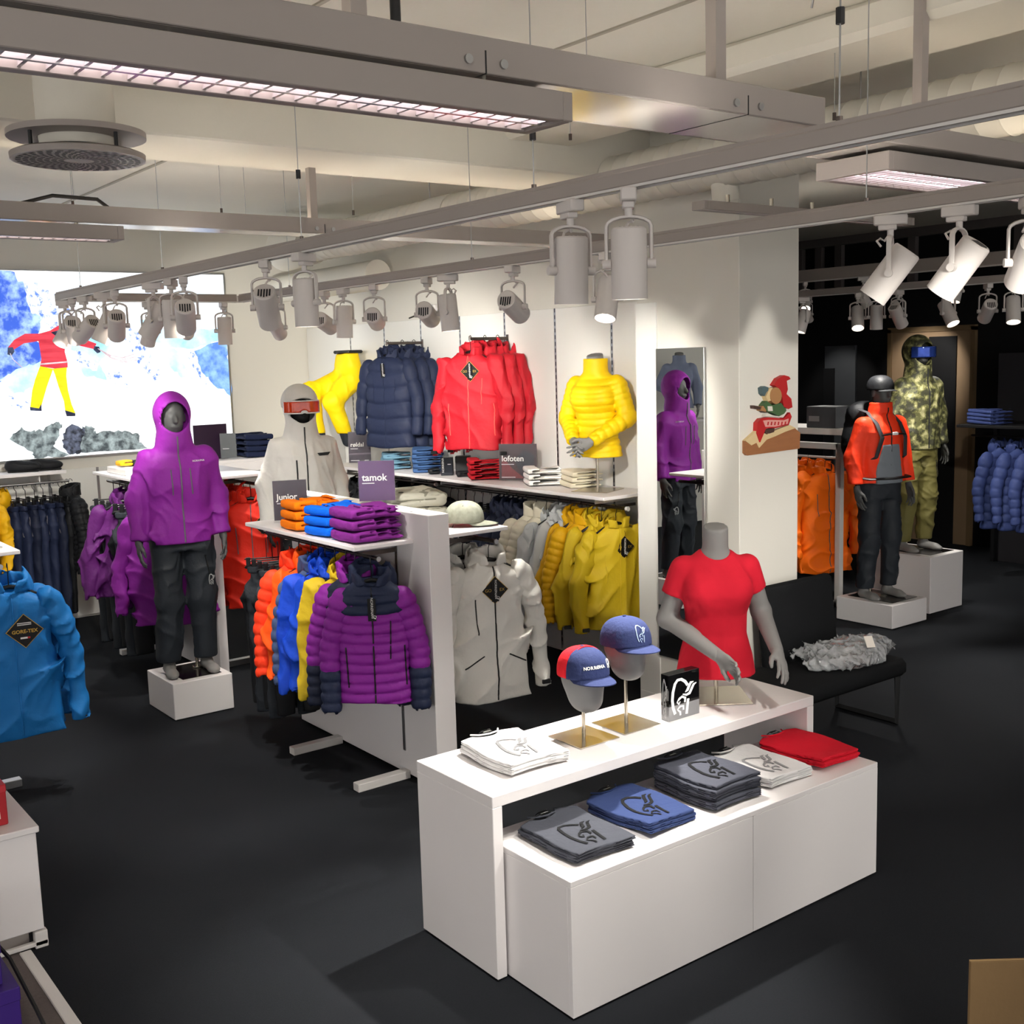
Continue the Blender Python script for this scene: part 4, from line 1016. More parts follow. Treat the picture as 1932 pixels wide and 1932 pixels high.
for i in range(7): trousers('black trousers on the wall rail under the red jumpers, %s from the right' % ORD[i], 'black trousers on the wall rail', (XR, 7.14+.115*i, ZR), R(-10-2*(i % 3)), ('black', 'dnavy')[i % 2], (gt, gt2)[i % 2])
for i in range(9): jacket('black jacket on the wall rail under the blue jumpers, %s from the right' % ORD[i], 'black jackets on the wall rail', (XR, 8.18+.14*i, ZR), R(-14), 'black', (g_shell_n, g_shell_m)[i % 2])
# --- wall pegs
g_np = jacket_geo('navypuff', .245, .80, .085, .62, .135, True, 30, 1.)
gp = 'navy down jackets on the wall peg'; gr = 'red shells on the wall peg'
jacket('navy down jacket with a hang tag at the front of the wall peg', gp, (5.19, 8.60, 2.467), R(-66), 'navy', g_np, tags=(.0, -.07, False), pockets='p', zipc=fab('navy'))
jacket('navy down jacket in the middle on the wall peg', gp, (5.335, 8.585, 2.467), R(-76), 'navy', g_np, pockets='')
jacket('navy down jacket nearest the wall on the wall peg', gp, (5.455, 8.585, 2.467), R(-82), 'navy', g_np, pockets='')
g_rs = jacket_geo('redshell', .25, .76, .075, .72, 0, True, 33, 1.)
m_redz = mat('zip_coral', (250, 92, 84), .5)
jacket('red shell jacket with a diamond tag at the front of the wall peg', gr, (5.19, 7.345, 2.467), R(-62), 'red', g_rs, tags=(.02, -.09, True), zipc=m_redz, pockets='v', cuffs=True)
jacket('red shell jacket in the middle on the wall peg', gr, (5.32, 7.33, 2.467), R(-72), 'red', g_rs, zipc=m_redz, cuffs=True)
jacket('red shell jacket nearest the wall on the wall peg', gr, (5.445, 7.33, 2.467), R(-80), 'red', g_rs, zipc=m_redz)
# --- gondola behind the purple figure
XB, ZB = 2.885, 1.42; gb = 'garments on the gondola behind the purple figure'
g_ls = jacket_geo('longshell', .245, .82, .09, .66, 0, True, 40, 1.2, flare=.03)
jacket('bright purple shell jacket hanging behind the purple figure', gb, (XB-.03, 7.98, ZB-.02), R(-26), 'purple', g_ls, zipc=m_zipg, pockets='')
jacket('purple shell jacket half hidden behind the purple figure', gb, (XB+.05, 8.12, ZB), R(-16), 'dpurple', g_ls)
for i in range(6): trousers('black trousers beside the purple jackets, %s from the front' % ORD[i], 'black trousers behind the purple figure', (XB-.02, 8.24+.15*i, ZB), R(-12-4*(i % 2)), ('black', 'char')[i % 2], (gt, gt2)[i % 2], 1.08)
jacket('dark purple jacket sleeve showing between black trousers', gb, (XB-.05, 8.62, ZB), R(-20), 'dpurple', g_shell_n)
XC = 3.57
jacket('red shell jacket with a diamond tag between the two figures', 'red jackets between the figures', (XC-.02, 7.95, ZB), R(-30), 'redj', g_ls, zipc=m_zipg, tags=(.09, -.13, True))
for i in range(3): jacket('red shell jacket farther back between the two figures, %s behind the tagged one' % ORD[i], 'red jackets between the figures', (XC, 8.12+.16*i, ZB), R(-22), 'redj', g_ls, zipc=m_zipg)
# --- left gondola: blue rain jackets
XL = 1.40
jacket('bright blue rain jacket with a large diamond tag at the left edge', 'blue rain jackets', (XL+.03, 6.33, 1.285), R(-8), 'rain', g_shell, tags=None, zipc=fab('rain'), pockets='')
jacket('blue rain jacket behind the front one at the left edge', 'blue rain jackets', (XL, 6.50, 1.285), R(-10), 'rain', g_ls, zipc=fab('rain'), pockets='')
# --- rail under the backlit picture
yF, zF = 10.475, 1.325
for i, c in enumerate(('dyellow', 'dyellow')): jacket('mustard jacket at the left end of the far wall rail, %s one' % ORD[i], 'garments on the far wall rail', (2.17+.12*i, yF, zF), R(-84), c, g_shell_n)
cl = ('navy', 'navy', 'dnavy', 'navy', 'navy', 'dnavy', 'black')
for i, c in enumerate(cl):
    x = 2.42+.075*i
    trousers('%s trousers on the far wall rail, %s from the mustard jackets' % ({'navy': 'navy', 'dnavy': 'dark navy', 'black': 'black'}[c], ORD[i]), 'garments on the far wall rail', (x, yF, zF), R(-80+3*(i % 3)), c, (gt, gt2)[i % 2], 1.04)
for i in range(2): jacket('black down jacket at the right end of the far wall rail, %s one' % ('left' if i == 0 else 'right'), 'garments on the far wall rail', (2.93+.03*i, yF, zF), R(-86), 'black', g_lp)
# --- dark shop
g_or = jacket_geo('rainlong', .25, .92, .085, .68, 0, True, 50, 1.2, flare=.04)
for i, (y, r) in enumerate(((6.36, -20), (6.55, -30), (6.74, -24), (6.92, -20))): jacket('orange rain jacket on the white frame, %s from the front' % ORD[i], 'orange rain jackets on the white frame', (8.32, y, 1.34), R(r), 'rorange', g_or, zipc=m_zipg, tags=None)
jacket('bright blue jacket hanging low beside the column', 'orange rain jackets on the white frame', (8.3, 7.3, .92), R(-20), 'blue', gk_shell)
g_bp = jacket_geo('bluepuff', .25, .80, .075, .64, .09, True, 54, 1.)
for i in range(5): jacket('blue down jacket in the dark shop, %s from the left' % ORD[4-i], 'blue down jackets in the dark shop', (10.75, 5.28+.19*i, 1.38), R(-20), 'pblue', g_bp, pockets='')
for i in range(3): trousers('dark trousers at the right edge of the dark shop, %s one' % ORD[i], 'dark trousers in the dark shop', (10.5, 4.75+.13*i, 1.0), R(-20), 'dnavy', gt2)
# ================================================================== display figures
m_man = mat('mannequin_grey', (134, 132, 130), .55, vary=.03, vscale=6, spec=.35)
m_mand = mat('mannequin_dark_grey', (84, 84, 84), .5, vary=.03, vscale=6, spec=.35)
def blend(P, prims, k):
    d = None
    for q in prims: d = q if d is None else smin(d, q, k)
    return d
# --- one relaxed hand: wrist at the origin, fingers down -Z, thumb towards -Y, palm facing +X (s mirrors x)
def hand_mesh(key, curl=.35, s=1, spread=1.):
    if key in GEO: return GEO[key]
    def fing(base, ln, rad, ang, sp):
        pts = [Vector(base)]; a = ang
        for j, f in enumerate((.45, .32, .23)):
            d = Vector((math.sin(a)*s, sp, -math.cos(a))); d.normalize(); pts.append(pts[-1]+d*ln*f); a += curl
        return pts, rad
    F = [fing((.004*s, -.030, -.092), .078, .0088, .10, -.16*spread), fing((.004*s, -.010, -.098), .086, .0090, .12, -.03*spread), fing((.004*s, .010, -.095), .080, .0086, .16, .07*spread), fing((.004*s, .028, -.086), .062, .0076, .22, .2*spread)]
    T = [Vector((.004*s, -.026, -.030)), Vector((.014*s, -.050, -.058)), Vector((.020*s, -.060, -.086)), Vector((.026*s, -.060, -.108))]
    def f(P):
        d = smin(cone(P, (0, 0, .03), (0, 0, -.01), .024, .025, .9), ell(P, (.0, .0, -.055), (.0165, .040, .055)), .02)
        for pts, r in F:
            for j in range(3): d = smin(d, cone(P, pts[j], pts[j+1], r*(1-.08*j), r*(.94-.1*j)), .006)
        d = smin(d, cone(P, T[0], T[1], .013, .0112), .014); d = smin(d, cone(P, T[1], T[2], .0112, .0098), .006); d = smin(d, cone(P, T[2], T[3], .0098, .0082), .005)
        return np.maximum(d, P[:, 2]-.03)
    GEO[key] = isomesh('hand', f, (-.09, -.10, -.20), (.09, .08, .045), .0040)
    return GEO[key]
def frame_rot(down, thumb):
    """rotation taking local -Z to down and local -Y towards thumb"""
    z = -Vector(down).normalized(); y = -(Vector(thumb)-z*Vector(thumb).dot(z)).normalized(); x = y.cross(z)
    return Matrix((x, y, z)).transposed().to_euler()
def hand(parent, wrist, down, thumb, s, m, key='h', curl=.35, spread=1.):
    return pm('hand', hand_mesh('%s%d' % (key, s), curl, s, spread), m, parent, wrist, frame_rot(down, thumb))
def limb(P, pts, rs, sy=1., k=.03, rib=None):
    d = None
    for i in range(len(pts)-1):
        q = cone(P, pts[i], pts[i+1], rs[i], rs[i+1], sy, rib)
        d = q if d is None else smin(d, q, k)
    return d
def head_f(P, c, s=1.):
    """plain mannequin head looking to -Y: skull, jaw, brow, nose, lips, ears"""
    c = np.array(c)
    d = smin(ell(P, c+(0, .012, .03), (.076, .095, .088)), ell(P, c+(0, -.018, -.045), (.058, .072, .075)), .04)
    d = smin(d, cone(P, c+(0, -.092, .012), c+(0, -.108, -.028), .010, .015), .02)
    d = smin(d, ell(P, c+(0, -.084, -.062), (.026, .012, .010)), .012)
    for sx in (-1, 1):
        d = smin(d, ell(P, c+(sx*.079, .012, -.008), (.010, .022, .032)), .01)
        d = smax(d, -ell(P, c+(sx*.030, -.098, .018), (.022, .016, .014)), .014)
    return d

# ------------------------------------------------------------------ full figure: jacket, trousers, head, hands, feet, rod
def figure(label, loc, rz, jc, tc, hooded=True, seed=60, hem=.90, arms=None, m_skin=m_mand, face=True, jname='shell_jacket', wid=1., puff=None, stand_col=True, cat='mannequin', h=.0085, tr=True, sc=1.):
    t = thing('mannequin', label, cat, loc, rz); t.scale = (sc, sc, sc)
    A = arms or {-1: [(-.178, .004, 1.452), (-.262, .03, 1.19), (-.275, -.03, .935)], 1: [(.178, .004, 1.452), (.262, .03, 1.19), (.275, -.03, .935)]}
    rows = [(hem-.05, .234*wid, .150, 0), (hem, .232*wid, .150, .0), (1.0, .226*wid, .148, 0), (1.12, .212*wid, .138, 0), (1.28, .228*wid, .142, -.004), (1.40, .222*wid, .138, -.006), (1.46, .205*wid, .115, 0), (1.505, .165, .092, .004), (1.53, .13, .085, .005), (1.55, .11, .08, .006), (1.60, .092, .085, .004)]
    def jf(P):
        d = loft(P, rows, 2.35)
        for s in (-1, 1):
            d = smin(d, limb(P, A[s], (.080, .073, .056), 1., .04), .03)
        if hooded:
            d = smin(d, cone(P, (0, .005, 1.55), (0, -.005, 1.625), .118, .108), .04)
            d = smin(d, ell(P, (0, .012, 1.745), (.122, .145, .150)), .035)
            d = smax(d, -ell(P, (0, -.135, 1.725), (.082, .105, .100)), .012)
            d = smax(d, -ell(P, (0, -.02, 1.725), (.098, .12, .125)), .008)
            d = smax(d, -(hem-P[:, 2]), .0001) if False else d
        else:
            ax = np.sqrt((P[:, 0]/.086)**2+((P[:, 1])/.082)**2)
            d = smin(d, np.maximum(np.abs((ax-1)*.08)-.010, np.maximum(P[:, 2]-1.645, 1.55-P[:, 2])), .015)
        for s in (-1, 1):
            w = A[s][2]; e = A[s][1]; v = (np.array(w)-np.array(e)); v = v/np.linalg.norm(v)
            near = np.abs(P[:, 0]-w[0])+np.abs(P[:, 1]-w[1]) < .16
            d = np.where(near, smax(d, (P-np.array(w))@v-.012, .006), d)
        mk = np.clip((1.60-P[:, 2])*8, .12, 1)
        d = d+wob(P, seed, .007, 9)*mk+crease(P, seed, .0115, 12, 5)*mk
        return smax(d, hem-P[:, 2], .006)
    pm(jname, isomesh('figure_jacket', jf, (-.42, -.26, hem-.03), (.42, .26, 1.92), h), fab(jc), t)
    t['jf'] = 0
    pm('jacket_zip', seam(jf, [(0, 1.60), (0, 1.4), (0, 1.15), (0, hem+.01)], .0055, .004).mesh('zip'), m_zipg if jc == 'purple' else m_zip, t)
    # head
    hf = lambda P: smin(head_f(P, (0, .0, 1.725)), cone(P, (0, .01, 1.50), (0, .012, 1.66), .06, .055), .03)
    put('head', isomesh('figure_head', hf, (-.11, -.14, 1.48), (.11, .13, 1.87), .0065), m_skin, t)
    if tr:
        legs = {s: [(s*.095, .0, .92), (s*.115, -.015, .50), (s*.125, .02, .10)] for s in (-1, 1)}
        def tf(P):
            d = loft(P, [(.84, .175, .125, .005), (.98, .172, .122, .005), (1.04, .165, .115, .005)], 2.3)
            for s in (-1, 1): d = smin(d, limb(P, legs[s], (.112, .088, .078), 1., .04), .03)
            d = d+wob(P, seed+5, .008, 9)+crease(P, seed+6, .0125, 12, 5)
            return smax(d, .085-P[:, 2], .006)
        pm('trousers', isomesh('figure_trousers', tf, (-.26, -.19, .06), (.26, .2, 1.05), h), fab(tc), t)
        t['z'] = 1
        for s in (-1, 1):
            ff = lambda P, s=s: np.maximum(blend(P, [cone(P, (s*.125, .05, .035), (s*.135, -.10, .026), .036, .034), cone(P, (s*.125, .03, .04), (s*.125, .02, .13), .036, .034), ell(P, (s*.137, -.13, .02), (.036, .05, .022))], .03), -P[:, 2])
            put('foot', isomesh('figure_foot', ff, (s*.13-.07, -.2, -.01), (s*.13+.07, .12, .14), .007), m_man, t)
        pk = seam(tf, [(.13, .80), (.155, .66)], .005).mesh('pocket'); pm('trouser_zip', pk, m_zip, t)
    for s in (-1, 1):
        w, e = Vector(A[s][2]), Vector(A[s][1]); hand(t, w+(w-e).normalized()*.012, w-e, (0, -1, 0), -s, m_skin)
    return t, jf

# purple figure
t, jf = figure('purple hooded shell jacket on a dark grey figure with black trousers', (2.755, 7.33, .254), R(-9), 'purple', 'char', True, 61, .895)
for pts in ([(-.062, 1.39), (-.055, 1.22)], [(.062, 1.39), (.07, 1.22)]): pm('chest_zip', seam(jf, pts, .0045, .004).mesh('zip'), m_zipg, t)
text('NORRØNA', .018, m_tagw, t, (.125, front_y(jf, .125, 1.435)-.006, 1.435), (PI/2-.1, 0, .35))
o = put('leg_emblem', emblem(lambda u, v, h: (u, -h, v), .07, -.04, 0).mesh('emblem'), mat('logo_grey', (168, 170, 170), .5), t, (.165, -.098, .60), (0, 0, .5))
MB().cyl((.07, .08, 0), (.07, .08, .12), .012, 12).box(.04, .10, .05, .11, 0, .012, .003).out('support_rod', m_chrome, t)
# white figure with goggles
t, jf = figure('off-white hooded shell jacket on a figure wearing orange ski goggles', (3.74, 7.44, .254), R(-15), 'white', 'black', True, 71, .80, m_skin=mat('black_balaclava', (18, 18, 20), .7, vary=.05))
pm('chest_zip', seam(jf, [(-.075, 1.37), (-.07, 1.05)], .006, .004).mesh('zip'), m_zip, t)
pm('lower_pocket_zip', seam(jf, [(-.19, .99), (-.08, 1.03)], .006, .004).mesh('zip'), m_zip, t)
MB().prism([(-.052, .008), (-.035, -.012), (.035, -.012), (.055, .01)], lambda u, v, q: (u, q, v), 0, -.004).out('chest_badge', m_tagb, t, (.125, front_y(jf, .125, 1.405)-.004, 1.405), (0, 0, .3))
def goggle(P, off=0.):
    q = P-np.array((0, 0, 1.742)); r = np.sqrt(q[:, 0]**2+(q[:, 1]*.92)**2)
    d = np.maximum(np.abs(r-.128+off)-.012, np.maximum(np.abs(q[:, 2])-.048+.0*q[:, 0], q[:, 1]+.045))
    d = smax(d, -cone(P, (0, -.13, 1.675), (0, -.13, 1.70), .026, .016), .01)
    return d
put('goggle_frame', isomesh('goggle_frame', lambda P: np.maximum(goggle(P), -np.maximum(goggle(P, -.01)+.009, -1)) , (-.17, -.18, 1.65), (.17, 0, 1.83), .005), mat('goggle_white', (226, 222, 216), .4), t, (0, .0, .0))
gl = mat('goggle_lens', (150, 10, 24), .08, metal=.0, vary=.3, vscale=14, col2=(255, 84, 20), coat=.4)
put('goggle_lens', isomesh('goggle_lens', lambda P: smax(goggle(P, -.008)+.0085, -1, .001), (-.17, -.19, 1.66), (.17, 0, 1.82), .005), gl, t)
def helm(P): return smax(smax(ell(P, (0, .015, 1.772), (.132, .155, .135)), -P[:, 2]+1.735-.25*np.maximum(P[:, 1], 0)*0, .01), -ell(P, (0, -.11, 1.72), (.11, .11, .085)), .01)
put('hood_cap', isomesh('hood_cap', helm, (-.16, -.18, 1.70), (.16, .2, 1.93), .008), fab('white'), t)
# orange figure with rucksack and cap
arms = {-1: [(-.178, .004, 1.452), (-.262, .03, 1.19), (-.27, -.04, .945)], 1: [(.178, .004, 1.452), (.26, .03, 1.19), (.265, -.05, .945)]}
t, jf = figure('orange jacket with grey bib on a figure with black cap and rucksack', (8.16, 5.68, .204), R(-14), 'redorange', 'char', False, 81, .98, arms)
bib = lambda P: np.maximum(np.maximum(jf(P)-.007, np.maximum(P[:, 2]-1.30, P[:, 1]+.02)), np.abs(P[:, 0])-.14+.22*np.maximum(P[:, 2]-1.06, 0))
put('bib', isomesh('bib', bib, (-.25, -.2, .97), (.25, .0, 1.33), .009), mat('bib_grey', (118, 124, 132), .6, vary=.05), t)
def packf(P):
    d = smin(ell(P, (0, .25, 1.30), (.17, .13, .27)), ell(P, (0, .22, 1.55), (.15, .10, .10)), .06)
    return d+crease(P, 3, .006, 14)
pk = put('rucksack', isomesh('rucksack', packf, (-.24, .05, .95), (.24, .42, 1.70), .012), fab('black'), t)
for s in (-1, 1):
    MB().tube([(s*.10, .14, 1.58), (s*.115, .02, 1.56), (s*.12, -.10, 1.47), (s*.12, -.165, 1.36), (s*.15, -.13, 1.2), (s*.18, 0, 1.13), (s*.13, .16, 1.10)], .02, 8, flat=.35).out('strap', mat('strap_charcoal', (48, 48, 52), .7), pk)
MB().tube([(-.125, -.16, 1.38), (0, -.172, 1.39), (.125, -.16, 1.38)], .007, 6).out('chest_strap', m_blk, pk)
MB().box(-.025, .025, -.19, -.17, 1.378, 1.402, .003).out('buckle', m_tagw, pk)
MB().tube([(-.24, .02, 1.03), (-.2, -.12, 1.02), (0, -.175, 1.02), (.2, -.12, 1.02), (.24, .02, 1.03)], .026, 8, flat=.4).out('hip_belt', m_blk, pk)
def capf(P, c=(0, 0, 0), s=1.):
    q = (P-np.array(c))/s
    se = (np.abs(q[:, 0]/.094)**2.5+np.abs(q[:, 1]/.108)**2.4+np.abs(q[:, 2]/.116)**2.7)**(1/2.5)
    dome = np.maximum(np.abs((se-1)*.095)-.004, -q[:, 2])
    return dome*s
def capmesh(name, c, brim=.075, h=.0055, tilt=.16):
    cx, cy, cz = c
    dm = isomesh(name, lambda P: capf(P, c), (cx-.11, cy-.125, cz-.01), (cx+.11, cy+.125, cz+.14), h)
    mb = MB(); N = 14; top = []; bot = []
    vs = []
    for i in range(N+1):
        a = -PI*.5+(i/N-.5)*PI*.86
        for j in range(5):
            r = j/4; x = math.cos(a)*(.088+.0*r); y = math.sin(a)*(.104)
            ext = brim*r*(abs(math.sin(a))**.6)
            yy = y-ext; zz = .006-tilt*ext-.20*(x*x)*6*r
            vs.append((cx+x, cy+yy, cz+zz))
    n = len(vs); vs += [(x, y, z-.004) for x, y, z in vs]; fs = []
    for i in range(N):
        for j in range(4):
            a, b, c2, d = i*5+j, i*5+j+1, (i+1)*5+j+1, (i+1)*5+j
            fs += [(a, b, c2, d), (n+a, n+d, n+c2, n+b)]
        fs.append((i*5+4, n+i*5+4, n+(i+1)*5+4, (i+1)*5+4))
    mb.add(vs, fs, True)
    return dm, mb.mesh('brim')
dm, br = capmesh('cap_crown', (0, .008, 1.745))
cp = put('cap', dm, fab('black'), t); put('cap_brim', br, fab('black'), cp)
# camouflage figure
m_camo = mat('camouflage_green', (48, 50, 26), .65, bump=.3, bscale=16, bdist=.02)
nt = m_camo.node_tree; n1 = nt.nodes.new('ShaderNodeTexNoise'); n1.inputs['Scale'].default_value = 17; n1.inputs['Detail'].default_value = 3; r1 = nt.nodes.new('ShaderNodeValToRGB'); r1.color_ramp.interpolation = 'CONSTANT'
r1.color_ramp.elements[0].color = lin((40, 40, 22)); r1.color_ramp.elements[1].position = .46; r1.color_ramp.elements[1].color = lin((74, 74, 40))
q_ = r1.color_ramp.elements.new(.54); q_.color = lin((112, 110, 70)); q_ = r1.color_ramp.elements.new(.62); q_.color = lin((150, 146, 104))
tc = nt.nodes.new('ShaderNodeTexCoord'); nt.links.new(tc.outputs['Object'], n1.inputs['Vector']); nt.links.new(n1.outputs['Fac'], r1.inputs[0]); nt.links.new(r1.outputs[0], nt.nodes['Principled BSDF'].inputs['Base Color'])
t, jf = figure('camouflage jacket and olive trousers on a tall dark figure with a headset', (8.87, 5.80, .504), R(-12), 'black', 'char', True, 91, .90, m_skin=mat('dark_face', (26, 26, 22), .6))
for o in t.children:
    if o.name.startswith('shell_jacket'): o.material_slots[0].material = m_camo
    if o.name.startswith('trousers'): o.material_slots[0].material = mat('olive_trousers', (96, 90, 44), .7, bump=.3, bscale=14, vary=.1, vscale=6, bdist=.02)
gm = put('goggles', isomesh('goggle_frame', lambda P: goggle(P), (-.17, -.18, 1.65), (.17, 0, 1.83), .006), mat('blue_lens', (40, 60, 130), .1, metal=.6, vary=.5, vscale=20), t)
# foot plates and supporting rods of the figures
for o in [q for q in bpy.data.objects if q.get('category') == 'mannequin']:
    if 'orange' in o['label'] or 'camouflage' in o['label']:
        MB().box(-.06, .06, -.05, .15, .0, .010, .002).cyl((0, .10, .01), (0, .10, .40), .010, 12).out('foot_plate', m_chrome, o)

# ------------------------------------------------------------------ torso in the red shirt on the table
def torso(label, loc, rz, colm, arms, sleeve_to, pole, bust=True, puffrib=0., collar=False, hem=-.62, seed=5, base=.15, skin=m_man, sc=1., wid=1., hands=None, cat='torso form', shape=None, neckcut=.085):
    """loc = foot of the stand; local z=0 at the base of the neck"""
    t = thing('torso_form', label, cat, loc, rz); Z = pole-hem; t.scale = (sc, sc, sc)
    up = Vector((0, 0, Z))
    rows = shape or [(hem, .190, .135, .0), (-.50, .176, .125, 0), (-.40, .150, .108, 0), (-.30, .150, .112, -.01), (-.20, .172, .128, -.02), (-.13, .172, .115, -.012), (-.075, .160, .092, 0), (-.035, .12, .075, .006), (.0, .075, .064, .012)]
    def off(P): return P-np.array((0, 0, Z))
    def body(P):
        q = off(P)
        d = loft(q, rows, 2.2)
        if bust:
            for s in (-1, 1): d = smin(d, ell(q, (s*.072, -.095, -.185), (.072, .06, .075)), .05)
        return d
    def skinf(P):
        q = off(P)
        d = smin(body(P)+.018, cone(q, (0, .01, -.02), (0, -.012, .13), .062, .057), .035)
        for s in (-1, 1): d = smin(d, limb(q, arms[s], (.054, .046, .031), 1., .025), .03)
        return smax(d, (q[:, 2]-.115)-.25*q[:, 1], .003)
    def shirt(P):
        q = off(P)
        d = body(P)
        for s in (-1, 1):
            a = arms[s]
            if sleeve_to >= 1:
                b = limb(q, a, (.070, .066, .050), 1., .03, (6, .008) if puffrib else None)
                w = np.array(a[2]); e = np.array(a[1]); v = (w-e)/np.linalg.norm(w-e)
                b = smax(b, (q-w)@v+.0, .006)
            else:
                A0, B0 = Vector(a[0]), Vector(a[1]); E = A0+(B0-A0)*sleeve_to; v = np.array((B0-A0).normalized())
                b = cone(q, A0, E, .066, .066); b = smax(b, (q-np.array(E))@v, .004)
            d = smin(d, b, .018)
        if puffrib:
            z = q[:, 2]+.010*np.cos(q[:, 0]*11)
            d = d+.008*(1-np.abs(np.sin(PI*z/puffrib)))**2*np.clip(-q[:, 2]*20-.4, 0, 1)*np.clip((.19-np.abs(q[:, 0]))*30, 0, 1)
        d = np.maximum(d, hem-q[:, 2])
        if collar:
            ax = np.sqrt((q[:, 0]/.074)**2+((q[:, 1]-.004)/.07)**2)
            d = smin(d, np.maximum(np.abs((ax-1)*.07)-.012, np.maximum(q[:, 2]-.085, -.03-q[:, 2])), .02)
        else:
            d = smax(d, -ell(q, (0, -.035, .055), (neckcut, .095, .095)), .004)
        return d+wob(P, seed, .003, 10)+crease(P, seed, .0045 if not puffrib else .003, 9, 4)
    lo = np.array((-.36, -.42, Z+hem-.02)); hi = np.array((.36, .22, Z+.15))
    put('body', isomesh('torso_body', skinf, (-.38, -.44, Z+hem+.03), (.38, .22, Z+.16), .008), skin, t)
    put('shirt' if not puffrib else 'jacket', isomesh('torso_shirt', shirt, lo, hi, .008), colm, t)
    for s in (-1, 1):
        w, e = Vector(arms[s][2]), Vector(arms[s][1]); d = w-e; th, ky, cu = hands[s]
        hand(t, tuple(w+up+d.normalized()*.004), d, th, -s, skin, ky, cu, 1.15)
    MB().cyl((0, 0, .004), (0, 0, pole+.1), .0095, 14).out('pole', m_chrome, t)
    MB().box(-base, base, -base, base, 0, .006, .001).out('base_plate', m_chrome, t)
    return t, shirt
m_tee = fabric('tee_red', (206, 30, 50), .85, bump=.12, bscale=22)
TZ = .7205
arms = {-1: [(-.150, .01, -.09), (-.225, .04, -.335), (-.035, -.215, -.455)], 1: [(.150, .01, -.09), (.228, .05, -.315), (.250, -.165, -.455)]}
t, f = torso('red short-sleeved shirt on a grey headless torso on the table', (3.80, 3.505, TZ), R(-36), m_tee, arms, .52, .115, hands={-1: ((0, .3, -1), 'hc', .42), 1: ((-.5, -1, 0), 'hd', .25)}, base=.145, hem=-.60, sc=.965)
arms = {-1: [(-.158, .01, -.09), (-.235, .01, -.33), (-.075, -.21, -.475)], 1: [(.158, .01, -.09), (.235, .02, -.33), (.065, -.225, -.475)]}
t, f = torso('yellow quilted down jacket on a grey torso on the wall shelf', (5.30, 6.0, 1.3525), R(-68), fabric('torso_yellow', (250, 206, 6), .55, bump=.2, spec=.4), arms, 1.0, .24, True, .047, True, -.60, 8, .14, hands={-1: ((0, .2, 1), 'hc', .42), 1: ((0, .2, 1), 'hc', .42)}, sc=1.0)

# ------------------------------------------------------------------ yellow trousers on a leg form
t = thing('leg_form', 'bright yellow shell trousers on a striding leg form on the wall', 'torso form', (5.40, 9.64, 1.6))
HZ = .62
hipc = (-.02, 0, HZ)
def lf(P):
    d = loft(P-np.array((-.03, 0, 0)), [(HZ-.16, .11, .16, 0), (HZ, .115, .165, 0), (HZ+.14, .10, .15, 0), (HZ+.17, .098, .148, 0)], 2.2)
    d = smin(d, limb(P, [(-.04, .07, HZ-.08), (-.40, .10, HZ-.20), (-.33, .10, HZ-.62)], (.115, .092, .078), 1., .05), .04)
    d = smin(d, limb(P, [(-.04, -.08, HZ-.08), (-.26, -.10, HZ-.28), (-.16, -.10, HZ-.56)], (.115, .088, .070), 1., .05), .04)
    return np.maximum(d, HZ-.585-P[:, 2])+wob(P, 4, .007, 9)+crease(P, 9, .011, 11, 5)
put('trousers', isomesh('leg_trousers', lf, (-.56, -.3, -.03), (.14, .3, HZ+.2), .011), fabric('leg_yellow', (250, 212, 4), .6, bump=.25, spec=.35), t)
def lf2(P): return np.maximum(lf(P)+.012, np.maximum(-P[:, 2]+HZ-.64, P[:, 2]-HZ+.57))
put('lower_leg', isomesh('leg_lower', lambda P: np.maximum(blend(P, [cone(P, (-.33, .10, HZ-.5), (-.315, .10, HZ-.68), .066, .06), cone(P, (-.165, -.10, HZ-.5), (-.12, -.10, HZ-.66), .062, .056)], .01), P[:, 2]-HZ+.55), (-.45, -.2, HZ-.76), (-.02, .2, HZ-.5), .010), fab('char'), t)
MB().box(-.10, .06, -.15, .15, HZ+.165, HZ+.195, .01).out('waist_cap', m_dark, t)
MB().box(.08, .142, -.03, .03, HZ-.1, HZ+.1).out('wall_bracket', m_alu, t)
# ================================================================== folded goods
def folded_mesh(key, w, d, h, seed, fold='x', soft=1., res=.0075):
    """folded jumper: w along x, d along y, h high; the rolled fold on -x, open layers on the other sides"""
    if key in GEO: return GEO[key]
    r = h*.46
    def f(P):
        q = P.copy(); q[:, 2] = q[:, 2]-h/2-.006*soft*np.sin(P[:, 0]*11+seed)*np.sin(P[:, 1]*9+seed*2)
        b = np.abs(q)-np.array((w/2-r*.8, d/2-r*.6, h/2-r*.8)); rr = np.array((1., 1., 1.))
        o = np.sqrt((np.maximum(b, 0)**2).sum(1))+np.minimum(b.max(1), 0)-r*.8
        mid = .004*np.sin(P[:, 0]*14+seed)+.003*np.sin(P[:, 1]*17+seed)
        g = np.maximum(np.abs(q[:, 2]-mid)-.0032, np.maximum(-(o+.022), -(P[:, 0]+w/2-.045)))
        g2 = np.maximum(np.abs(q[:, 2]-mid-h*.27)-.002, np.maximum(-(o+.010), -(P[:, 0]+w/2-.10)))
        o = smax(smax(o, -g, .003), -g2, .002)
        return o+wob(P, seed, .0035*soft, 18)+crease(P, seed, .0035*soft, 16, 3)
    GEO[key] = isomesh('folded', f, (-w/2-.03, -d/2-.03, -.015), (w/2+.03, d/2+.03, h+.03), res)
    return GEO[key]
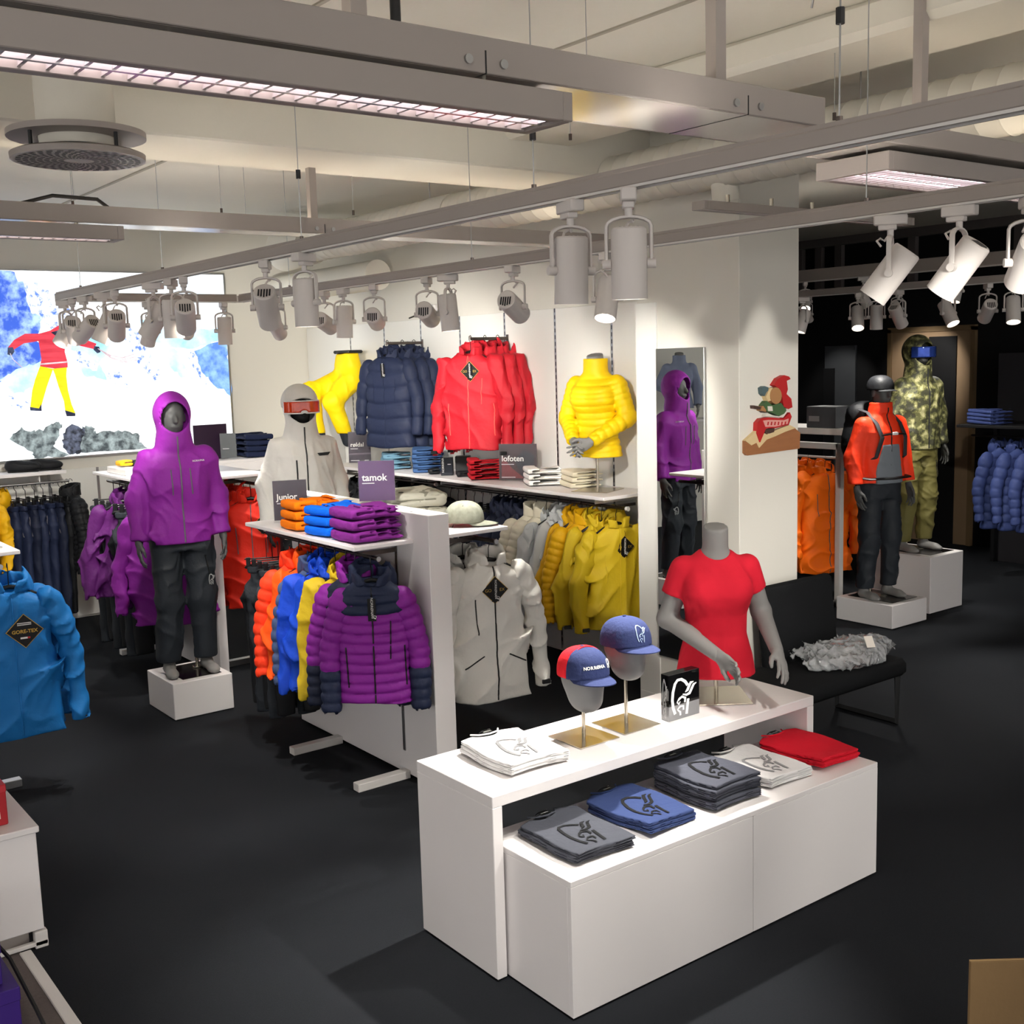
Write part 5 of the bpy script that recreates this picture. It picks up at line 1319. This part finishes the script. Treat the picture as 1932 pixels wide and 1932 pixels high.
def stack(base, group, x, y, z, n, w, d, h, m, seed, rz=0., name='folded_jumper', cat='jumper', jit=.006, extra=None):
    rg = random.Random(seed); pos = ['bottom', 'second', 'third', 'fourth', 'fifth', 'sixth']
    for i in range(n):
        me = folded_mesh('fold%.2f_%.2f_%.3f_%d' % (w, d, h, seed % 3), w, d, h, seed % 3+1, soft=min(1., h/.055))
        nm = 'top' if i == n-1 else ('lowest' if i == 0 else pos[i]+' from below')
        o = pm(name, me, m, None, (x+rg.uniform(-jit, jit), y+rg.uniform(-jit, jit), z+.005+i*h*1.0), (0, 0, rz+rg.uniform(-.025, .025)))
        tag(o, '%s, %s in its stack' % (base, nm), cat, group)
GZ = 1.361
stack('orange folded fleece on the gondola', 'fleeces on the gondola shelf', 2.99, 5.87, GZ, 3, .30, .25, .056, fabric('fleece_orange', (255, 128, 10), .9, bscale=30), 1, R(-6))
stack('blue folded fleece between orange and purple ones', 'fleeces on the gondola shelf', 2.99, 5.565, GZ, 3, .30, .25, .054, fabric('fleece_blue', (12, 108, 236), .9, bscale=30), 4, R(4))
stack('purple folded fleece on the gondola', 'fleeces on the gondola shelf', 2.995, 5.255, GZ, 3, .31, .28, .060, fabric('fleece_purple', (124, 40, 132), .9, bscale=30), 7, R(-3))
WZ = 1.3525
stack('pale teal folded jumper on the wall shelf', 'jumpers on the wall shelf', 5.27, 8.66, WZ, 3, .26, .28, .046, fabric('jumper_teal', (110, 150, 172), .9, bscale=30), 2, R(-30))
stack('mid blue folded jumper beside the black package', 'jumpers on the wall shelf', 5.30, 8.19, WZ, 5, .27, .28, .040, fabric('jumper_blue', (62, 92, 138), .9, bscale=30), 5, R(-34))
stack('red folded jumper beside the lofoten sign', 'jumpers on the wall shelf', 5.27, 7.31, WZ, 4, .27, .29, .040, fabric('jumper_red', (178, 26, 38), .9, bscale=30), 3, R(-30))
stack('white folded jumper beside the lofoten sign', 'jumpers on the wall shelf', 5.28, 6.60, WZ, 3, .26, .28, .044, fabric('jumper_white', (236, 234, 230), .9, bscale=30), 6, R(-30))
stack('cream folded jumper behind the yellow torso stand', 'jumpers on the wall shelf', 5.38, 6.27, WZ, 3, .25, .24, .040, fabric('jumper_cream', (224, 214, 190), .9, bscale=30), 8, R(-20))
stack('navy folded jumper right of the bright picture', 'navy jumpers on the corner shelf', 4.78, 10.56, 1.401, 4, .36, .28, .056, fabric('jumper_navy', (30, 38, 66), .9, bscale=30), 9, R(86))
stack('blue folded jumper above the blue down jackets', 'blue jumpers in the dark shop', 10.75, 6.2, 1.501, 4, .30, .34, .036, fab('pblue'), 11, R(-20))
m_camow = mat('white_camouflage', (206, 204, 190), .85, bump=.3, bscale=24, bdist=.02)
nt = m_camow.node_tree; n = nt.nodes.new('ShaderNodeTexNoise'); n.inputs['Scale'].default_value = 6.5; rp = nt.nodes.new('ShaderNodeValToRGB'); rp.color_ramp.interpolation = 'CONSTANT'
rp.color_ramp.elements[0].color = lin((206, 204, 188)); rp.color_ramp.elements[1].position = .60; rp.color_ramp.elements[1].color = lin((150, 148, 132))
tc = nt.nodes.new('ShaderNodeTexCoord'); nt.links.new(tc.outputs['Object'], n.inputs['Vector']); nt.links.new(n.outputs['Fac'], rp.inputs[0]); nt.links.new(rp.outputs[0], nt.nodes['Principled BSDF'].inputs['Base Color'])
stack('thick folded pale camouflage jumper on the gondola', 'camouflage jumpers on the gondola', 3.575, 5.78, GZ, 2, .38, .46, .085, m_camow, 12, R(-16))

# ------------------------------------------------------------------ flat folded T-shirts
def tee_mesh(key, w, d, h, seed, scoop=True):
    if key in GEO: return GEO[key]
    def f(P):
        x, y, z = P[:, 0], P[:, 1], P[:, 2]
        wave = .007*np.sin(x*13+seed)*np.sin(y*8+seed*1.7)+.004*np.sin(y*21+x*9+seed)
        zz = z-h/2-wave-.004
        dx = np.abs(x+.006*np.sin(y*15+seed))-w/2+.012; yt = d/2-.05*np.abs(x/(w/2))**1.6-(.004*np.sin(x*30+seed))
        dy = np.maximum(y-yt, -d/2-y+.006*np.sin(x*12+seed))+.012; dz = np.abs(zz)-h/2+.005
        b = np.stack([dx, dy, dz], 1); o = np.sqrt((np.maximum(b, 0)**2).sum(1))+np.minimum(b.max(1), 0)-.006
        if scoop: o = smax(o, -(np.sqrt((x/.072)**2+((y-d/2-.012)/.062)**2)-1)*.06, .004)
        g = np.maximum(np.abs(zz)-.0012, np.maximum(-(o+.008), .0*x))
        return smax(o, -g, .002)
    GEO[key] = (isomesh('tee', f, (-w/2-.02, -d/2-.02, -.012), (w/2+.02, d/2+.02, h+.024), .0046), f)
    return GEO[key]
def top_z(f, x, y, z1=.05):
    zs = np.linspace(z1, -.01, 90); v = f(np.stack([np.full(90, x), np.full(90, y), zs], 1)); return float(zs[np.argmax(v < 0)])
def tees(base, group, x, y, z, n, m, mlogo, seed, w=.285, d=.40, h=.013, rz=0, logo=True):
    rg = random.Random(seed); zz = z+.006
    names = ['lowest', 'second', 'third', 'fourth', 'fifth', 'sixth']
    for i in range(n):
        top = i == n-1
        me, f = tee_mesh('tee%.3f_%.3f_%d_%d' % (h, w, seed % 3, 1 if top else 0), w, d, h, seed % 3+.4, top)
        t = thing('folded_shirt', '%s, %s of its pile' % (base, 'top one' if top else names[i]+' one from below'), 'shirt', (x+rg.uniform(-.006, .006), y+rg.uniform(-.008, .008), zz), rz+rg.uniform(-.02, .02), group)
        pm('cloth', me, m, t); zz += h*1.12
        if top:
            if logo:
                e = MB()
                for pts, ws in EMBLEM:
                    # resample so the print follows the cloth
                    Q = []; W_ = []
                    for j in range(len(pts)-1):
                        for k in range(5):
                            q = k/5; Q.append((pts[j][0]+(pts[j+1][0]-pts[j][0])*q, pts[j][1]+(pts[j+1][1]-pts[j][1])*q)); W_.append(ws[j]+(ws[j+1]-ws[j])*q)
                    Q.append(pts[-1]); W_.append(ws[-1])
                    e.ribbon([(-.115+p[0]*.195, -.145+p[1]*.195) for p in Q], [q*.195*.8 for q in W_], lambda u, v, q: (u, v, top_z(f, u, v)+.0024+q))
                e.out('print', mlogo, t)
            nk = MB().tube([(-.068, d/2-.012, h+.004), (-.045, d/2-.045, h+.007), (0, d/2-.056, h+.008), (.045, d/2-.045, h+.007), (.068, d/2-.012, h+.004)], .0035, 6); nk.out('neck_rib', m, t)
            MB().tube([(-.02, d/2-.005, h-.002), (-.018, d/2-.02, h+.012), (.004, d/2-.03, h+.016), (.024, d/2-.018, h+.012), (.026, d/2-.005, h-.002)], .0022, 5).out('hang_loop', m_tagb, t)
            MB().box(-.022, .022, d/2-.046, d/2-.024, h+.010, h+.0115).out('neck_label', m_tagb, t, rot=(0, 0, 0))
            text('NORRØNA', .007, m_tagw, t, (0, d/2-.035, h+.0118), (0, 0, 0))
m_tw = fabric('tee_pale_grey', (216, 214, 214), .9, bscale=40, bump=.2); m_tc = fabric('tee_charcoal', (66, 68, 76), .9, bscale=40, bump=.2); m_tb = fabric('tee_blue', (47, 61, 102), .9, bscale=40, bump=.2)
m_tc2 = fabric('tee_slate', (70, 72, 82), .9, bscale=40, bump=.2); m_tr = fabric('tee_rose_red', (214, 26, 46), .9, bscale=40, bump=.2)
m_pg = mat('print_grey', (122, 122, 124), .6); m_pd = mat('print_dark', (13, 14, 17), .8, spec=.2); m_pl = mat('print_light_grey', (140, 140, 142), .6)
gs = 'folded shirts on the low table'
tees('pale grey folded shirt beside the cap stands', 'folded shirts on the tall table', 2.605, 3.50, .7205, 3, m_tw, m_pg, 1, rz=-.03, w=.30, d=.41)
tees('charcoal folded shirt at the front corner', gs, 2.573, 3.095, .5125, 3, m_tc, m_pd, 2)
tees('blue folded shirt with dark head print', gs, 2.925, 3.11, .5125, 3, m_tb, m_pd, 3, w=.275, rz=.03)
tees('slate grey folded shirt in the tallest pile', gs, 3.292, 3.115, .5125, 6, m_tc2, m_pd, 4, h=.014)
tees('pale grey folded shirt beside the red pile', gs, 3.625, 3.115, .5125, 3, m_tw, m_pl, 5, w=.27)
tees('red folded shirt on the low table', gs, 3.945, 3.11, .5125, 3, m_tr, m_tr, 6, w=.28, logo=False)

# ================================================================== caps on head stands, emblem block
def head_stand(label, loc, pole, hz, base=.106):
    t = thing('head_stand', label, 'display head', loc)
    def f(P):
        d = smin(ell(P, (0, .005, hz+.135), (.078, .098, .085)), ell(P, (0, -.012, hz+.07), (.062, .082, .085)), .05)
        return smin(d, ell(P, (0, -.022, hz+.022), (.045, .058, .035)), .04)
    put('head', isomesh('stand_head', f, (-.1, -.13, hz-.03), (.1, .13, hz+.25), .0065), mat('stand_head_grey', (112, 112, 112), .6, vary=.03), t)
    MB().cyl((0, 0, .004), (0, 0, hz+.03), .008, 14).out('pole', m_chrome, t)
    MB().box(-base, base, -base, base, 0, .005, .001).out('base_plate', m_chrome, t)
    MB().cyl((.012, 0, hz-.02), (.02, 0, hz-.02), .005, 8).out('screw', m_chrome, t)
    return t
def cap(label, loc, rz, mcrown, mbrim, red=None, word=None, logo=False, tilt=.12):
    t = thing('cap', label, 'cap', loc, rz); t.rotation_euler = (-.06, 0, rz)
    c = (0, 0, 0); k2 = 'capm'
    if k2 not in GEO: GEO[k2] = capmesh('cap_crown', c, .090, .005, .16)
    dm, br = GEO[k2]
    pm('crown', dm, mcrown, t); pm('brim', br, mbrim, t)
    f = lambda P: capf(P, c)-.002
    if red:
        for s in (-1, 1):
            q = isomesh('side_panel', lambda P: np.maximum(f(P), np.maximum(-(P[:, 1]+.018+.10*(np.abs(P[:, 0])-.05)), -.004-s*P[:, 0]*1.)), (-.11, -.05, .0), (.11, .13, .135), .005)
            put('mesh_panel', q, red, t)
        MB().tube([(.093*math.cos(a), -.02-.006*math.sin(a), (.122*math.sin(a)+.002)) for a in [PI*k/16 for k in range(17)]], .0022, 5).out('piping', red, t)
    MB().lathe([(.0, .126), (.008, .125), (.009, .120)], 12).out('button', mcrown, t)
    fy = lambda x, z: front_y(f, x, z, -.2, .1)
    if word:
        for i, ch in enumerate(word):
            x = (i-len(word)/2-.35)*.0138; zc = .050; y = fy(x, zc)
            text(ch, .0185, m_tagw, t, (x, y-.0015, zc), (PI/2-.35, 0, math.atan2(x, .11)), bold=.0006)
        e = emblem(lambda u, v, h: (u, fy(u, v)-.0008-h*3, v), .036, .044, .038); e.out('emblem', m_tagw, t)
    if logo:
        e = emblem(lambda u, v, h: (u, fy(u, v)-.0008-h*3, v), .070, -.042, .026, .55); e.out('emblem', mat('stitch_pale_blue', (176, 196, 220), .6), t)
    return t
m_cb1 = fabric('cap_blue', (48, 57, 96), .9, bscale=60, bump=.2); m_cr = fabric('cap_red', (218, 32, 44), .9, bscale=60, bump=.2)
head_stand('grey display head on a lower steel stand under the red and blue cap', (2.972, 3.482, .7205), .11, .14)
cap('blue cap with red sides and white lettering on the lower head', (2.972, 3.476, .7205+.14+.130), R(-8), m_cb1, m_cb1, m_cr, 'NORRØNA')
head_stand('grey display head on a taller steel stand under the plain blue cap', (3.222, 3.492, .7205), .2, .225)
cap('plain blue cap with stitched head emblem on the taller head', (3.222, 3.486, .7205+.225+.130), R(-4), m_cb1, m_cb1, None, None, True)
t = thing('emblem_block', 'black and grey glossy block with a white head emblem on the table', 'display block', (3.47, 3.41, .7205))
m_blkg = mat('block_black', (12, 12, 13), .08, coat=.4); m_blkgr = mat('block_grey', (126, 126, 128), .15)
MB().box(-.094, .094, -.024, .024, .065, .205, .001).out('upper_block', m_blkg, t)
MB().box(-.094, .094, -.024, .024, .0, .065, .001).out('lower_block', m_blkgr, t)
emblem(lambda u, v, h: (u*1.22, -.0243-h, v), .160, -.1015, .024, .95).out('emblem', mat('emblem_white', (244, 244, 244), .4), t)
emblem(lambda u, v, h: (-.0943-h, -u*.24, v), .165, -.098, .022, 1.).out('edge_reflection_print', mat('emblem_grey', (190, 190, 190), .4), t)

# camouflage cap on the right gondola shelf
t = thing('cap', 'pale camouflage cap lying on the right gondola shelf', 'cap', (3.64, 5.27, GZ+.022), R(48)); 
pm('crown', GEO['capm'][0], mat('cap_camouflage', (150, 154, 134), .85, vary=.35, vscale=30, col2=(196, 198, 180)), t); pm('brim', GEO['capm'][1], mat('cap_camouflage'), t)
hang_tag(t, -.07, .02, .06, False, .8, .5)

# ================================================================== signs in clear holders
def sign(label, loc, rz, w, h, words, sub, colm, size, ry=.0, patch=None):
    t = thing('table_sign', label, 'sign', loc, rz)
    t.rotation_euler = (-.06, 0, rz)
    MB().box(-w/2, w/2, -.002, .002, 0.012, h).out('card', colm, t)
    MB().box(-w/2-.004, w/2+.004, -.0055, -.0035, .0, h+.006).out('clear_front', mat('clear_acrylic', (240, 244, 246), .03, alpha=.03, coat=.0), t)
    MB().box(-w/2-.004, w/2+.004, -.05, .05, 0, .004).out('clear_foot', mat('clear_acrylic'), t)
    if words: text(words, size, m_tagw, t, (-w/2+.02, -.0060, h*.60), align='LEFT', bold=.001)
    for i, (u, v, ww) in enumerate(sub):
        MB().box(-w/2+u, -w/2+u+ww, -.0064, -.0058, v, v+.006).out('small_print', mat('small_print_grey', (196, 192, 196), .5), t)
    if patch:
        for k, (pts, mm) in enumerate(patch):
            MB().prism(pts, lambda u, v, q: (u-w/2, q, v), -.0024, -.0030-.0002*k).out('picture_patch', mm, t)
    return t
m_sg1 = mat('sign_plum', (44, 28, 48), .35, vary=.2, vscale=8); m_sg2 = mat('sign_purple', (78, 36, 92), .35, vary=.1, vscale=8); m_sg3 = mat('sign_maroon', (52, 22, 34), .3, vary=.2, vscale=10)
p1 = mat('sign_dark_patch', (28, 24, 40), .35, vary=.3, vscale=12); p2 = mat('sign_red_patch', (112, 30, 40), .35, vary=.4, vscale=14); p3 = mat('sign_grey_patch', (96, 84, 98), .35, vary=.3)
sign('dark sign reading lofoten on the wall shelf', (5.32, 6.95, WZ+.001), R(-52), .30, .285, 'lofoten', [(.02, .125, .10), (.02, .025, .11)], m_sg3, .062,
     patch=[([(.02, .2), (.1, .1), (.2, .02), (.02, .02)], p2), ([(.12, .16), (.2, .24), (.28, .2), (.28, .05), (.18, .04)], p1)])
sign('dark sign reading røldal on the wall shelf below the yellow trousers', (5.28, 9.33, WZ+.001), R(-40), .21, .30, 'røldal', [(.02, .14, .07), (.02, .03, .08), (.15, .03, .04)], m_sg1, .055,
     patch=[([(.0, .10), (.21, .105), (.21, .09), (.0, .085)], p3)])
sign('purple sign reading tamok on top of the gondola', (3.27, 5.60, 1.501), R(-36), .205, .24, 'tamok', [(.02, .11, .07)], m_sg2, .055)
sign('dark plum sign reading Junior behind the orange fleeces', (3.02, 6.20, GZ), R(-22), .20, .25, 'Junior', [(.02, .11, .12)], m_sg1, .05)
sign('dark sign in a clear stand left of the navy jumpers', (4.47, 10.46, 1.401), R(-20), .15, .25, '', [(.02, .10, .06)], mat('sign_slate', (56, 62, 66), .3, vary=.3, vscale=9), .03)
# wide dark sign above the navy stand
o = thing('table_sign', 'large dark blank sign behind the purple figure', 'sign', (4.35, 10.60, 1.401)); MB().box(-.17, .17, -.006, .006, 0, .34, .002).out('card', m_sg1, o); MB().box(-.17, .17, -.05, .05, 0, .004).out('foot', mat('clear_acrylic'), o)
# glossy black packages and small dark goods on the wall shelf
t = thing('package', 'black boxed package with white lettering beside the red jumpers', 'box', (5.22, 7.78, WZ), R(-40))
MB().box(-.05, .05, -.035, .035, 0, .15, .003).out('carton', mat('package_black', (30, 34, 42), .25), t)
text('NORRØNA', .024, m_tagw, t, (-.03, -.0362, .085), (PI/2, -PI/2, 0)); MB().box(.008, .034, -.0358, -.0352, .09, .096).out('small_print', mat('small_print_grey'), t)
t = thing('package', 'plain black boxed package behind the lettered one', 'box', (5.36, 7.75, WZ), R(-40)); MB().box(-.06, .06, -.05, .05, 0, .15, .003).out('carton', m_dark, t); MB().box(-.061, .061, -.051, .051, .1, .152, .003).out('lid', m_dark, t)
for i, (x, y, l) in enumerate(((5.20, 7.95, 'dark rolled gloves in front of the mid blue jumpers'), (5.25, 7.60, 'dark rolled gloves between the package and the red jumpers'), (5.17, 9.00, 'small black beanie left of the teal jumpers'))):
    o = put('rolled_gloves', folded_mesh('glove%d' % i, .11, .13, .05, i+1, res=.008), None, None, (x, y, WZ), (0, 0, R(-30))); o.data.materials.append(fab('black')); tag(o, l, 'gloves')
# black shoes on the far shelf, yellow gloves
def shoe(label, x, y, z, rz):
    def f(P):
        d = smin(ell(P, (0, -.03, .045), (.052, .135, .05)), ell(P, (0, .06, .06), (.05, .07, .065)), .03)
        d = smax(d, -ell(P, (0, .055, .125), (.032, .055, .05)), .01); return smax(d, -P[:, 2], .004)
    if 'shoe' not in GEO: GEO['shoe'] = isomesh('shoe', f, (-.08, -.2, -.01), (.08, .16, .14), .008)
    t = thing('shoe', label, 'shoe', (x, y, z), rz, 'black shoes under the bright picture'); pm('upper', GEO['shoe'], fab('black'), t)
    MB().box(-.048, .048, -.15, .11, -.002, .018, .01).out('sole', m_blk, t)
shoe('black shoe on the shelf under the picture, left one', 2.58, 10.58, 1.426, R(70)); shoe('black shoe on the shelf under the picture, right one', 2.77, 10.58, 1.426, R(75))
t = thing('display_tray', 'white tray on the gondola behind the purple figure with yellow gloves', 'tray', (2.98, 8.75, 1.501)); MB().box(-.16, .10, -.22, .22, 0, .05, .006).out('tray', m_wmetal, t)
for i, (dx, dy, c, l) in enumerate(((-.08, .05, 'gold', 'mustard gloves on the white tray'), (.02, .05, 'black', 'black gloves on the white tray'))):
    o = put('gloves', folded_mesh('glove%d' % i, .11, .13, .05, i+1, res=.008).copy(), None, None, (2.98+dx, 8.75+dy, 1.552)); o.data.materials.clear(); o.data.materials.append(fab(c)); tag(o, l, 'gloves')

# big diamond tag of the blue rain jacket
for o in bpy.data.objects:
    if o.get('label', '') == 'bright blue rain jacket with a large diamond tag at the left edge':
        G = GEO['shell']; y = G['fy'](.05, -.2)-.016
        q = put('diamond_tag', me_dia, m_tagb, o, (.05, y, -.22), (.04, 0, 0)); q.scale = (1.15, 1.15, 1.15)
        put('gold_border', me_diab, m_gold, q); text('GORE-TEX', .023, m_gold, q, (0, -.0022, -.002), bold=.0006)
        for zz in (.028, .036): MB().box(-.03, .03, -.0022, -.0012, zz, zz+.004).out('print_line', m_tagw, q)
        MB().box(-.02, .01, -.0022, -.0012, -.036, -.028).out('print_line', m_tagw, q); MB().box(.01, .022, -.0022, -.0012, -.036, -.028).out('red_mark', mat('tag_red', (190, 30, 40), .4), q)
# head with a brown cap on the left gondola
head_stand('dark display head at the left edge before the bright picture', (1.36, 6.62, GZ), .2, .30, .1)
cap('brown and red cap on the head at the left edge', (1.36, 6.614, GZ+.30+.135), R(-10), fabric('cap_brown', (84, 40, 36), .9), fabric('cap_brown', (84, 40, 36)))

# ================================================================== carved gnome plaque on the column
t = thing('wooden_plaque', 'carved wooden wall plaque of a seated gnome on the column', 'wall ornament', (5.40, 4.537, 1.68))
def gp_(zx, zy):
    pxx = 1180+zx/5.367; pyy = 600+zy/5.367
    x = 5.155+(pxx-1402)*.00487; return (x-5.40, (858-.08*(pxx-1402)-pyy)*.00308+.008)
def cut(name, pts, m, t0, t1):
    poly = [gp_(*p) for p in pts]
    return MB().prism(poly, lambda u, v, q: (u, q, v), t0, t1).out(name, m, t)
wd = mat('plaque_wood', (158, 104, 66), .6, vary=.15, vscale=10, aniso=(1, 1, 6)); cr = mat('plaque_cream', (222, 196, 148), .6, vary=.06); rd = mat('plaque_red', (188, 38, 40), .5, vary=.06)
gn = mat('plaque_green', (74, 104, 66), .5, vary=.06); sk = mat('plaque_skin', (176, 128, 84), .5, vary=.06); bl = mat('plaque_blue', (84, 104, 108), .5); wt = mat('plaque_white', (226, 218, 206), .5); pkk = mat('plaque_pink', (224, 160, 150), .5); dk = mat('plaque_dark', (78, 58, 50), .5)
cut('base_board', [(1192, 1240), (1310, 1130), (1400, 1180), (1500, 1130), (1630, 1082), (1690, 1110), (1752, 1165), (1745, 1335), (1215, 1390), (1192, 1365)], wd, 0, -.022)
cut('snow', [(1190, 1236), (1308, 1126), (1400, 1176), (1500, 1128), (1632, 1078), (1700, 1112), (1590, 1150), (1490, 1195), (1400, 1230), (1325, 1315), (1300, 1260), (1250, 1285)], cr, -.001, -.026)
cut('stocking', [(1300, 1050), (1335, 1008), (1400, 995), (1560, 1010), (1625, 945), (1645, 990), (1615, 1075), (1480, 1110), (1385, 1110), (1360, 1170), (1325, 1255), (1295, 1160)], rd, -.001, -.034)
cut('stocking_panel', [(1350, 1030), (1410, 1022), (1560, 1028), (1610, 1010), (1600, 1065), (1470, 1095), (1375, 1095)], pkk, -.03, -.037)
for i in range(6): cut('panel_mark', [(1395+i*35, 1042), (1407+i*35, 1042), (1401+i*35, 1078), (1389+i*35, 1078)], rd, -.034, -.0385)
cut('hat', [(1460, 660), (1505, 588), (1565, 553), (1615, 566), (1632, 592), (1592, 612), (1604, 700), (1590, 750), (1640, 800), (1652, 890), (1610, 910), (1560, 880), (1545, 790), (1520, 700)], rd, -.001, -.034)
cut('face', [(1475+58*math.cos(a), 770+88*math.sin(a)) for a in [2*PI*k/16 for k in range(16)]], sk, -.001, -.040)
cut('beard', [(1470, 690), (1420, 690), (1380, 780), (1400, 830), (1430, 820), (1440, 730)], cr, -.001, -.036)
cut('coat', [(1440, 870), (1530, 845), (1585, 925), (1560, 960), (1510, 985), (1440, 950), (1390, 935), (1350, 870), (1385, 825)], gn, -.001, -.038)
cut('fur_trim', [(1380, 985), (1560, 1000), (1620, 920), (1600, 900), (1570, 950), (1500, 985), (1390, 960)], wt, -.001, -.030)
cut('sleeve_cuff', [(1390, 880), (1435, 880), (1440, 930), (1395, 930)], wt, -.03, -.042)
cut('hand', [(1340, 880), (1385, 870), (1380, 940), (1330, 925)], sk, -.001, -.036)
cut('pipe', [(1265, 872), (1330, 882), (1385, 930), (1440, 945), (1370, 948), (1330, 915), (1268, 905)], dk, -.001, -.030)
cut('bird', [(1342, 690), (1370, 672), (1408, 684), (1405, 715), (1385, 740), (1370, 775), (1348, 750)], bl, -.001, -.034)
cut('shoe_carving', [(1370, 1125), (1470, 1110), (1465, 1150), (1420, 1165), (1380, 1160)], dk, -.001, -.034)

# grey box on the display shelf of the dark shop
t = thing('package', 'grey transparent storage box on the white shelf in the dark shop', 'box', (8.9, 6.76, 1.561)); MB().box(-.12, .12, -.17, .17, 0, .20, .006).out('box', mat('grey_box', (74, 76, 80), .4, vary=.2, vscale=14), t); MB().box(-.122, -.12, .02, .14, .06, .11).out('label_card', m_pl, t)
# grey torso reflected in the mirror, left of the picture
arms = {-1: [(-.158, .01, -.09), (-.235, .03, -.34), (-.23, -.06, -.56)], 1: [(.158, .01, -.09), (.255, .03, -.30), (.10, -.16, -.42)]}
torso('light grey-blue jumper on a torso seen in the mirror', (-.46, 10.45, 1.427), R(38), fabric('torso_greyblue', (150, 160, 186), .8), arms, 1.0, .16, False, 0., True, -.60, 21, .14, hands={-1: ((0, -1, 0), 'h', .35), 1: ((0, .2, 1), 'h', .35)})

t = thing('power_adapter', 'small white adapter with a black cable on top of the wall panels', 'adapter', (5.52, 8.28, 2.665))
for dy in (-.05, .05): MB().box(-.03, .03, dy-.035, dy+.035, 0, .11, .006).out('case', m_wmetal, t)
MB().tube([(-.03, .05, .03), (-.05, .15, .02), (-.04, .28, .03), (-.03, .42, .01)], .007, 6).out('cable', m_dark, t)
